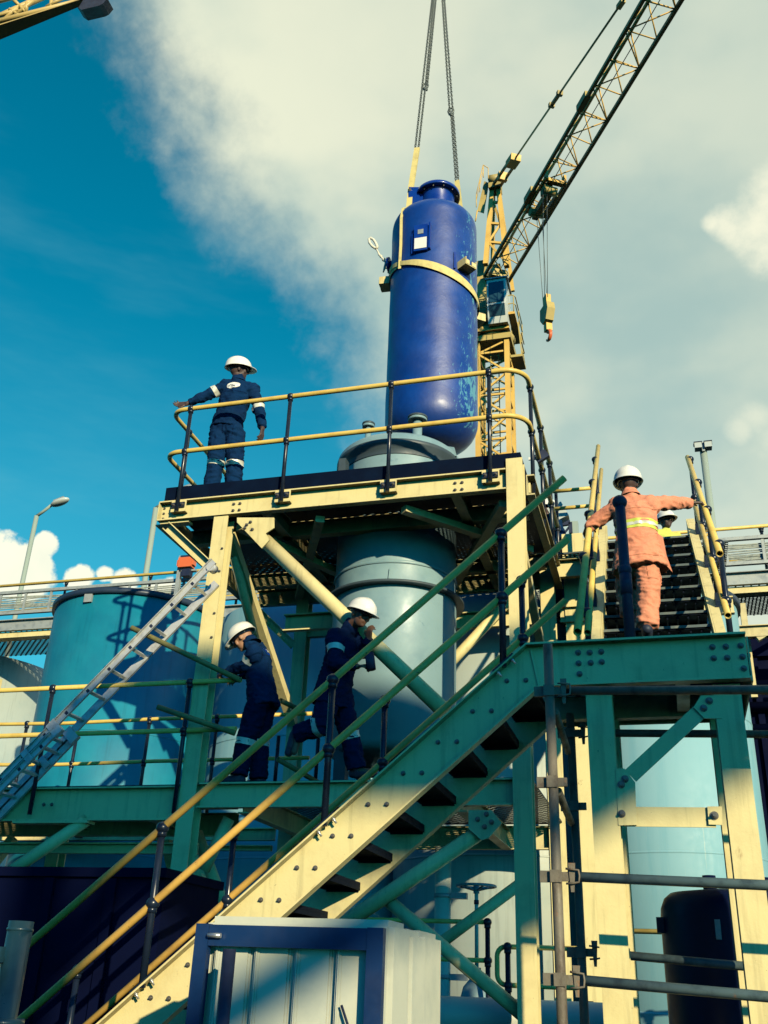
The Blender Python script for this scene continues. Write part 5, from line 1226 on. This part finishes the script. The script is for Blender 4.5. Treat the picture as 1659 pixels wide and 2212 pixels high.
    if boots:
        for q in 'LR':
            an = J['an'+q]; bd_ = V(boot_dir[q] if boot_dir else (fr.x, fr.y, 0)).normalized(); dn = (J['an'+q]-J['kn'+q]).normalized() if boot_dir else V((0, 0, -1))
            b = MB(); b.cap(an-dn*.08, an+dn*.035, .052, .048); b.cap(an+dn*.045-bd_*.045, an+dn*.055+bd_*.15, .044, .040); b.cap(an+dn*.05, an+dn*.05+bd_*.10, .05, .046)
            me = remesh(b, .011, 2); link('boot', shift(me, base), 'boot', body)
    h = helmet(body, H+hup*.034, f, hup, helm, 1.08)
    if glasses:
        b = MB()
        for q in (-1, 1):
            b.ell(H+hs*q*.034+hup*.008+f*.097, (hs*.031, f*.012, hup*.022), 14, 8); b.cap(H+hs*q*.062+hup*.012+f*.085, H+hs*q*.080+hup*.012-f*.01, .005, .005, 6)
        b.cap(H+hs*.01+hup*.014+f*.105, H-hs*.01+hup*.014+f*.105, .005, .005, 6); b.build('safety_glasses', 'shades', body)
    for q in gloves:
        b = MB(); hd = hands[q]; hand(b, J['wr'+q], *hd, k=1.12) if len(hd) < 5 else hand(b, J['wr'+q], *hd[:4], 1.12); b.cap(J['wr'+q], lerp(J['wr'+q], J['el'+q], .12), .036)
        me = remesh(b, .0068, 2); link('glove', shift(me, base), 'glove', body)
    for (a, c, t, r, wd) in bands:
        p = lerp(J[a], J[c], t); d = (J[c]-J[a]).normalized(); b = MB(); n = 36
        x, y, _ = b.frame(d)
        bv_ = BVHTree.FromPolygons([v.co+base for v in (jk if a[:2] in ('sh', 'el') else tr).data.vertices], [p_.vertices for p_ in (jk if a[:2] in ('sh', 'el') else tr).data.polygons])
        vs = []
        for z in (-wd/2, 0, wd/2):
            for i in range(n):
                o_ = x*math.cos(2*math.pi*i/n)+y*math.sin(2*math.pi*i/n); st_ = p+d*z
                hit_ = bv_.ray_cast(st_+o_*.22, -o_, .22)
                rad = (hit_[0]-st_).length if hit_[0] else r; vs.append(st_+o_*(min(max(rad, r*.7), r*1.12)+.004))
        b.add(vs, [(z*n+i, z*n+(i+1) % n, (z+1)*n+(i+1) % n, (z+1)*n+i) for z in (0, 1) for i in range(n)], True)
        b.build('reflective_band', bm, body)
    body['base'] = tuple(base)
    return dict(o=body, J=J, s=s, up=up, fr=fr, jk=jk, tr=tr, base=base, pel=pel, mid=mid, H=H, f=f, hup=hup, hs=hs)
def finish(pn, label, cat='person', group=None):
    o = pn['o']
    if 'base' in o: del o['base']
    tag(o, label, cat, group); return o
def decal(pn, garment, c, ex, ey, shape_pts, shape_faces, name, m, lift=.004):
    g_ = pn[garment]; bvh = BVHTree.FromPolygons([v.co+pn['base'] for v in g_.data.vertices], [p.vertices for p in g_.data.polygons])
    nrm = ex.cross(ey).normalized(); b = MB(); vs = []
    for u, v in shape_pts:
        p = c+ex*u+ey*v; h = bvh.ray_cast(p+nrm*.3, -nrm, .6); vs.append((h[0] if h[0] else p)+nrm*lift)
    b.add(vs, shape_faces, False); return b.build(name, m, pn['o'])
def seam(pn, garment, pts, name, m, w=.006, lift=.002):
    """a stitched line laid on the cloth; pts are (across, up) metres about the middle of the back"""
    c = lerp(pn['pel'], pn['mid'], .55); ps = []; fs = []; P2 = []
    for (a0, b0), (a1, b1) in zip(pts, pts[1:]):
        n = max(2, int(math.hypot(a1-a0, b1-b0)/.02))
        P2 += [(a0+(a1-a0)*i/n, b0+(b1-b0)*i/n) for i in range(n)]
    P2.append(pts[-1])
    for i, (a, b_) in enumerate(P2):
        q = P2[min(i+1, len(P2)-1)]; r = P2[max(i-1, 0)]; dx, dy = q[0]-r[0], q[1]-r[1]; l = math.hypot(dx, dy) or 1
        ps += [(a-dy/l*w/2, b_+dx/l*w/2), (a+dy/l*w/2, b_-dx/l*w/2)]
    fs = [(2*i, 2*i+1, 2*i+3, 2*i+2) for i in range(len(P2)-1)]
    return decal(pn, garment, c, pn['s'], pn['up'], ps, fs, name, m, lift)
def collar(pn, m):
    up = (pn['H']-pn['J']['neck']).normalized(); c = pn['J']['neck']-pn['up']*.012; b = MB(); n = 24
    rg = []
    for z, r in ((-.03, .092), (.028, .072), (.030, .066), (-.02, .080)):
        rg += [c+up*z+pn['s']*r*math.cos(2*math.pi*i/n)+pn['fr']*r*.92*math.sin(2*math.pi*i/n) for i in range(n)]
    b.add(rg, [(k*n+i, k*n+(i+1) % n, (k+1)*n+(i+1) % n, (k+1)*n+i) for k in range(3) for i in range(n)], True)
    return b.build('collar', m, pn['o'])
def letters(txt, size):
    cu_ = bpy.data.curves.new('t', 'FONT'); cu_.body = txt; cu_.size = size; cu_.shear = .25; cu_.resolution_u = 3; cu_.space_character = .92
    o = bpy.data.objects.new('t', cu_); C.objects.link(o); dg = bpy.context.evaluated_depsgraph_get()
    me = bpy.data.meshes.new_from_object(o.evaluated_get(dg)); bpy.data.objects.remove(o); bpy.data.curves.remove(cu_)
    bm_ = bmesh.new(); bm_.from_mesh(me); bmesh.ops.triangulate(bm_, faces=bm_.faces); bmesh.ops.subdivide_edges(bm_, edges=[e for e in bm_.edges if e.calc_length() > size*.12], cuts=2)
    pts = [(v.co.x, v.co.y) for v in bm_.verts]; bm_.verts.index_update(); fc = [[v.index for v in f_.verts] for f_ in bm_.faces]; bm_.free(); bpy.data.meshes.remove(me)
    xs = [p[0] for p in pts]; ysn = [p[1] for p in pts]; mx_, my_ = (min(xs)+max(xs))/2, (min(ysn)+max(ysn))/2
    return [(x-mx_, y-my_) for x, y in pts], fc
def badge(pn, c, w, h, oval, ink):
    ex = pn['s']*1.0; ey = pn['up']; n = 36; pts = [(0, 0)]; fs = []
    for r in (.5, 1):
        pts += [(w*r*math.cos(2*math.pi*i/n), h*r*math.sin(2*math.pi*i/n)) for i in range(n)]
    fs = [(0, 1+i, 1+(i+1) % n) for i in range(n)]+[(1+i, 1+n+i, 1+n+(i+1) % n, 1+(i+1) % n) for i in range(n)]
    bd_ = decal(pn, 'jk', c, ex, ey, pts, fs, 'back_badge', oval, .005)
    p_, f_ = letters('MC', h*1.25); o = decal(pn, 'jk', c-ey*h*.08, ex, ey, p_, f_, 'badge_letters', ink, .008); return bd_

# worker on top of the platform, seen from behind, left arm stretched out
Y0 = 8.52
J = dict(head=P(515, 800, Y=Y0), neck=P(516, 818, Y=Y0), shL=P(487, 832, Y=Y0), shR=P(547, 838, Y=Y0), elL=P(449, 853, Y=Y0-.04), wrL=P(404, 872, Y=Y0-.1),
         elR=P(560, 880, Y=Y0), wrR=P(567, 927, Y=Y0-.04), pelvis=P(490, 922, Y=Y0), hpL=P(474, 935, Y=Y0), hpR=P(507, 937, Y=Y0), knL=P(467, 992, Y=Y0-.03), knR=P(508, 994, Y=Y0+.03))
J['anL'] = V((P(459, 1040, Y=Y0).x-.02, Y0+.02, 6.33)); J['anR'] = V((P(500, 1040, Y=Y0).x, Y0+.08, 6.33))
pn = person('', J, (.80, .58, .10), 'skin_dark', 'navy', 'navy', 6.225, seed=1, hu=(.05, -.15, 1), hem=.03,
            hands={'L': ((-1, -.05, -.02), (.1, -.9, .3), (-.1, .1, -1), (.25, .55, .5)), 'R': ((0, -.1, -1), (-1, 0, 0), (0, 1, 0), (.3, .4, .3))},
            bands=(('shL', 'elL', .60, .075, .055), ('elR', 'wrR', .05, .075, .05), ('knL', 'anL', .12, .09, .055), ('knR', 'anR', .12, .09, .055)))
badge(pn, lerp(pn['pel'], pn['mid'], .92)+pn['s']*-.02, .085, .052, 'white', 'navy'); collar(pn, 'navy')
seam(pn, 'jk', [(-.17, .10), (.17, .10)], 'yoke_seam', 'navy_dark'); seam(pn, 'tr', [(.0, -.20), (.0, -.42)], 'seat_seam', 'navy_dark', .012); seam(pn, 'tr', [(.04, -.33), (.13, -.33), (.13, -.46), (.04, -.46), (.04, -.33)], 'pocket', 'navy_dark')
finish(pn, 'worker in navy overalls standing on the platform top with left arm stretched out')

# worker bending to the left on the middle deck
Y0 = 8.72
J = dict(head=P(525, 1379, Y=Y0), neck=P(541, 1384, Y=Y0), shL=P(548, 1406, Y=Y0-.17), shR=P(558, 1400, Y=Y0+.17), elL=P(530, 1438, Y=Y0-.12), wrL=P(491, 1450, Y=Y0+.02),
         elR=P(548, 1440, Y=Y0+.28), wrR=P(520, 1462, Y=Y0+.30), pelvis=P(566, 1503, Y=Y0), hpL=P(558, 1515, Y=Y0-.09), hpR=P(572, 1515, Y=Y0+.09), knL=P(532, 1600, Y=Y0-.09), knR=P(560, 1598, Y=Y0+.10))
J['anL'] = V((P(524, 1660, Y=Y0).x, Y0-.09, 3.385)); J['anR'] = V((P(552, 1660, Y=Y0).x, Y0+.1, 3.385))
pn = person('', J, (-.80, .12, -.50), 'skin_light', 'navy', 'navy_dark', 3.28, seed=2, hu=(-.5, -.1, 1), hem=.14, flare=1.05, glasses=True,
            hands={'L': ((-1, .25, -.25), (-.2, .7, -.9), (-.2, .6, .6), (.8, .9, .6)), 'R': ((-1, 0, -.4), (0, -.5, -1), (0, -1, .3), (.4, .5, .4))}, gloves=('L',),
            bands=(('shL', 'elL', .62, .075, .06), ('knL', 'anL', .05, .09, .06), ('knR', 'anR', .12, .09, .06)), boot_dir={'L': (-1, -.1, 0), 'R': (-1, .1, 0)})
bc = P(597, 1394, Y=Y0-.05)
badge(pn, lerp(pn['pel'], pn['mid'], .86)+pn['s']*-.02, .085, .055, 'vblue_part', 'white'); collar(pn, 'navy'); seam(pn, 'jk', [(-.17, .08), (.17, .08)], 'yoke_seam', 'navy_dark')
finish(pn, 'worker in navy jacket stooping left on the middle deck and gripping a loose pipe')

# worker leaning over the brace with a mallet
Y0 = 8.24
J = dict(head=P(779, 1328, Y=Y0-.07), neck=P(757, 1349, Y=Y0), shR=P(724, 1373, Y=Y0-.15), shL=P(768, 1376, Y=Y0+.15), elR=P(722, 1432, Y=Y0-.22), wrR=P(772, 1440, Y=Y0-.22),
         elL=P(786, 1412, Y=Y0+.10), wrL=P(797, 1382, Y=Y0-.03), pelvis=P(722, 1490, Y=Y0), hpR=P(712, 1500, Y=Y0-.09), hpL=P(736, 1502, Y=Y0+.09), knL=P(752, 1580, Y=Y0+.10), knR=P(694, 1566, Y=Y0-.10), anR=P(645, 1586, Y=Y0-.02))
J['anL'] = V((P(757, 1650, Y=Y0).x, Y0+.18, 3.385))
pn = person('', J, (.80, -.42, -.30), 'skin', 'navy_dark', 'navy_dark', 3.28, seed=3, hu=(.25, 0, 1), hem=.16, flare=1.1, glasses=True,
            hands={'R': ((1, .1, .15), (0, .3, -1), (.1, -1, 0), (.9, 1.0, .7)), 'L': ((.1, -.35, .9), (.5, .8, .2), (-.9, .3, .1), (.6, .8, .5))},
            bands=(('shR', 'elR', .48, .08, .055), ('knR', 'anR', .08, .09, .06), ('knL', 'anL', .12, .09, .06)), boot_dir={'L': (1, -.15, 0), 'R': (-.25, 0, -1)})
o = finish(pn, 'worker with sunglasses leaning over the diagonal brace, one foot raised, mallet in hand')
ml = thing('mallet', 'dark mallet held by the worker leaning over the brace', 'mallet', J['wrR'])
mc = P(800, 1429, Y=Y0-.25); hw_ = J['wrR']+V((.09, .0, -.005))
b = MB(); b.cyl(hw_+(hw_-mc)*.35, mc, .014, 10); b.build('handle', 'black', ml)
b = MB(); b.cyl(mc+V((-.012, 0, .075)), mc+V((.012, 0, -.075)), .042, 18); b.build('mallet_head', 'blackmatt', ml)

# worker in orange climbing the upper staircase
Y0 = 8.02
J = dict(head=P(1357, 1046, Y=Y0+.06), neck=P(1361, 1066, Y=Y0+.02), shL=P(1333, 1090, Y=Y0), shR=P(1406, 1086, Y=Y0), elL=P(1291, 1124, Y=Y0+.05), wrL=P(1270, 1140, Y=8.06), elR=P(1448, 1087, Y=Y0+.12), wrR=P(1493, 1086, Y=8.36),
         pelvis=P(1380, 1205, Y=Y0-.05), hpL=P(1362, 1217, Y=Y0-.05), hpR=P(1398, 1217, Y=Y0-.05), knR=P(1402, 1285, Y=Y0-.10), knL=P(1353, 1268, Y=Y0+.20))
J['anR'] = V((P(1398, 1350, Y=7.86).x, 7.88, 4.38)); J['anL'] = V((P(1362, 1335, Y=8.15).x, 8.18, 4.60))
pn = person('', J, (-.08, .98, .12), 'skin_dark', 'orange', 'orange', 4.2, seed=5, hem=.13, flare=1.22,
            hands={'R': ((1, .35, .06), (.1, .45, -1), (-.3, .9, .3), (.55, .9, .7)), 'L': ((-.2, .9, -.1), (.3, .2, -1), (1, .2, 0), (.8, .9, .6))}, boot_dir={'L': (0, 1, 0), 'R': (0, 1, 0)})
bvh = BVHTree.FromPolygons([v.co+pn['base'] for v in pn['jk'].data.vertices], [p.vertices for p in pn['jk'].data.polygons])
def waist_band(t, wd, m, lift, name):
    b = MB(); n = 60; c0 = lerp(pn['pel'], pn['mid'], t); vs = []
    for z in (-wd/2, 0, wd/2):
        for i in range(n):
            o_ = pn['s']*math.cos(2*math.pi*i/n)+pn['fr']*math.sin(2*math.pi*i/n); st_ = c0+pn['up']*z+pn['s']*0
            h = bvh.ray_cast(st_, o_, .35); vs.append((h[0] if h[0] else st_+o_*.19)+o_*lift)
    b.add(vs, [(z*n+i, z*n+(i+1) % n, (z+1)*n+(i+1) % n, (z+1)*n+i) for z in (0, 1) for i in range(n)], True); return b.build(name, m, pn['o'])
waist_band(.50, .085, 'limeband', .004, 'reflective_band'); waist_band(.50, .030, 'band', .007, 'reflective_band')
collar(pn, 'orange')
M['orange_seam'] = mat('orange_stitching', (.42, .14, .07), .9)
M['grime'] = mat('cloth_grime', (.34, .13, .07), .95)
seam(pn, 'jk', [(-.19, .12), (.19, .12)], 'yoke_seam', 'orange_seam'); seam(pn, 'jk', [(-.2, -.36), (.2, -.36)], 'hem_seam', 'orange_seam', .005)
seam(pn, 'tr', [(.04, -.42), (.14, -.42), (.14, -.56), (.04, -.56), (.04, -.42)], 'pocket', 'orange_seam', .006)
b = MB()
fl = [P(x, y, Y=Y0-.10) for x, y in ((1418, 1150), (1432, 1160), (1440, 1200), (1453, 1236), (1440, 1222), (1424, 1200), (1410, 1205))]
b.prism(fl, (.0, .02, 0)); b.build('jacket_flap', 'orange', pn['o'])
finish(pn, 'worker in orange overalls and white hard hat climbing the upper staircase')

# two people farther back
def simple(x, y, Yh, g, f, seed, jm, tm, skin, helm='helmet', px=0):
    h = P(x, y, Y=Yh); hz = h.z-.07; q = V((h.x, Yh, 0)); f = V(f).normalized(); r = f.cross(V((0, 0, 1)))
    H = hz-g; k = H/1.66
    j = lambda a, b_, z: V((h.x, Yh, g))+r*a+f*b_+V((0, 0, z*k))
    J = dict(head=j(0, 0, 1.62), neck=j(0, -.02, 1.47), shL=j(-.18, -.02, 1.40), shR=j(.18, -.02, 1.40), elL=j(-.24, .02, 1.12), elR=j(.24, .02, 1.12), wrL=j(-.16, .22, 1.0), wrR=j(.16, .22, 1.0), pelvis=j(0, 0, .92), hpL=j(-.09, 0, .88), hpR=j(.09, 0, .88), knL=j(-.10, .02, .48), knR=j(.10, .02, .48), anL=j(-.10, 0, .09), anR=j(.10, 0, .09))
    return person('', J, f, skin, jm, tm, g, seed=seed, helm=helm, hands={'L': ((.3*r.x+f.x, f.y, -.2), (0, 0, -1), r, (.4, .5, .4)), 'R': ((f.x, f.y, -.2), (0, 0, -1), -r, (.4, .5, .4))}, fast=True, boot_dir={'L': f, 'R': f})
pn = simple(1184, 1088, 11.45, 5.76, (.75, .6, -.1), 7, 'navy', 'navy', 'skin_dark'); finish(pn, 'worker in navy half hidden behind the right rail of the platform')
pn = simple(1437, 1112, 13.3, 6.29, (.55, -.8, 0), 8, 'hivis', 'navy', 'skin_dark'); finish(pn, 'worker in yellow shirt and hard hat far back beyond the upper staircase')

GROUPS = {'storage tank': 'row of storage tanks behind the platform', 'lamp post': 'lamp posts behind the walkway', 'floodlight': 'small floodlights on the platform', 'person': 'workers on the steelwork', 'guard rail': 'low yellow guard rails at the tank foot', 'staircase': 'cream steel staircases', 'process vessel': 'process vessels being assembled'}
for o in list(C.objects):
    if not o.parent and o.get('category') in GROUPS: o['group'] = GROUPS[o['category']]
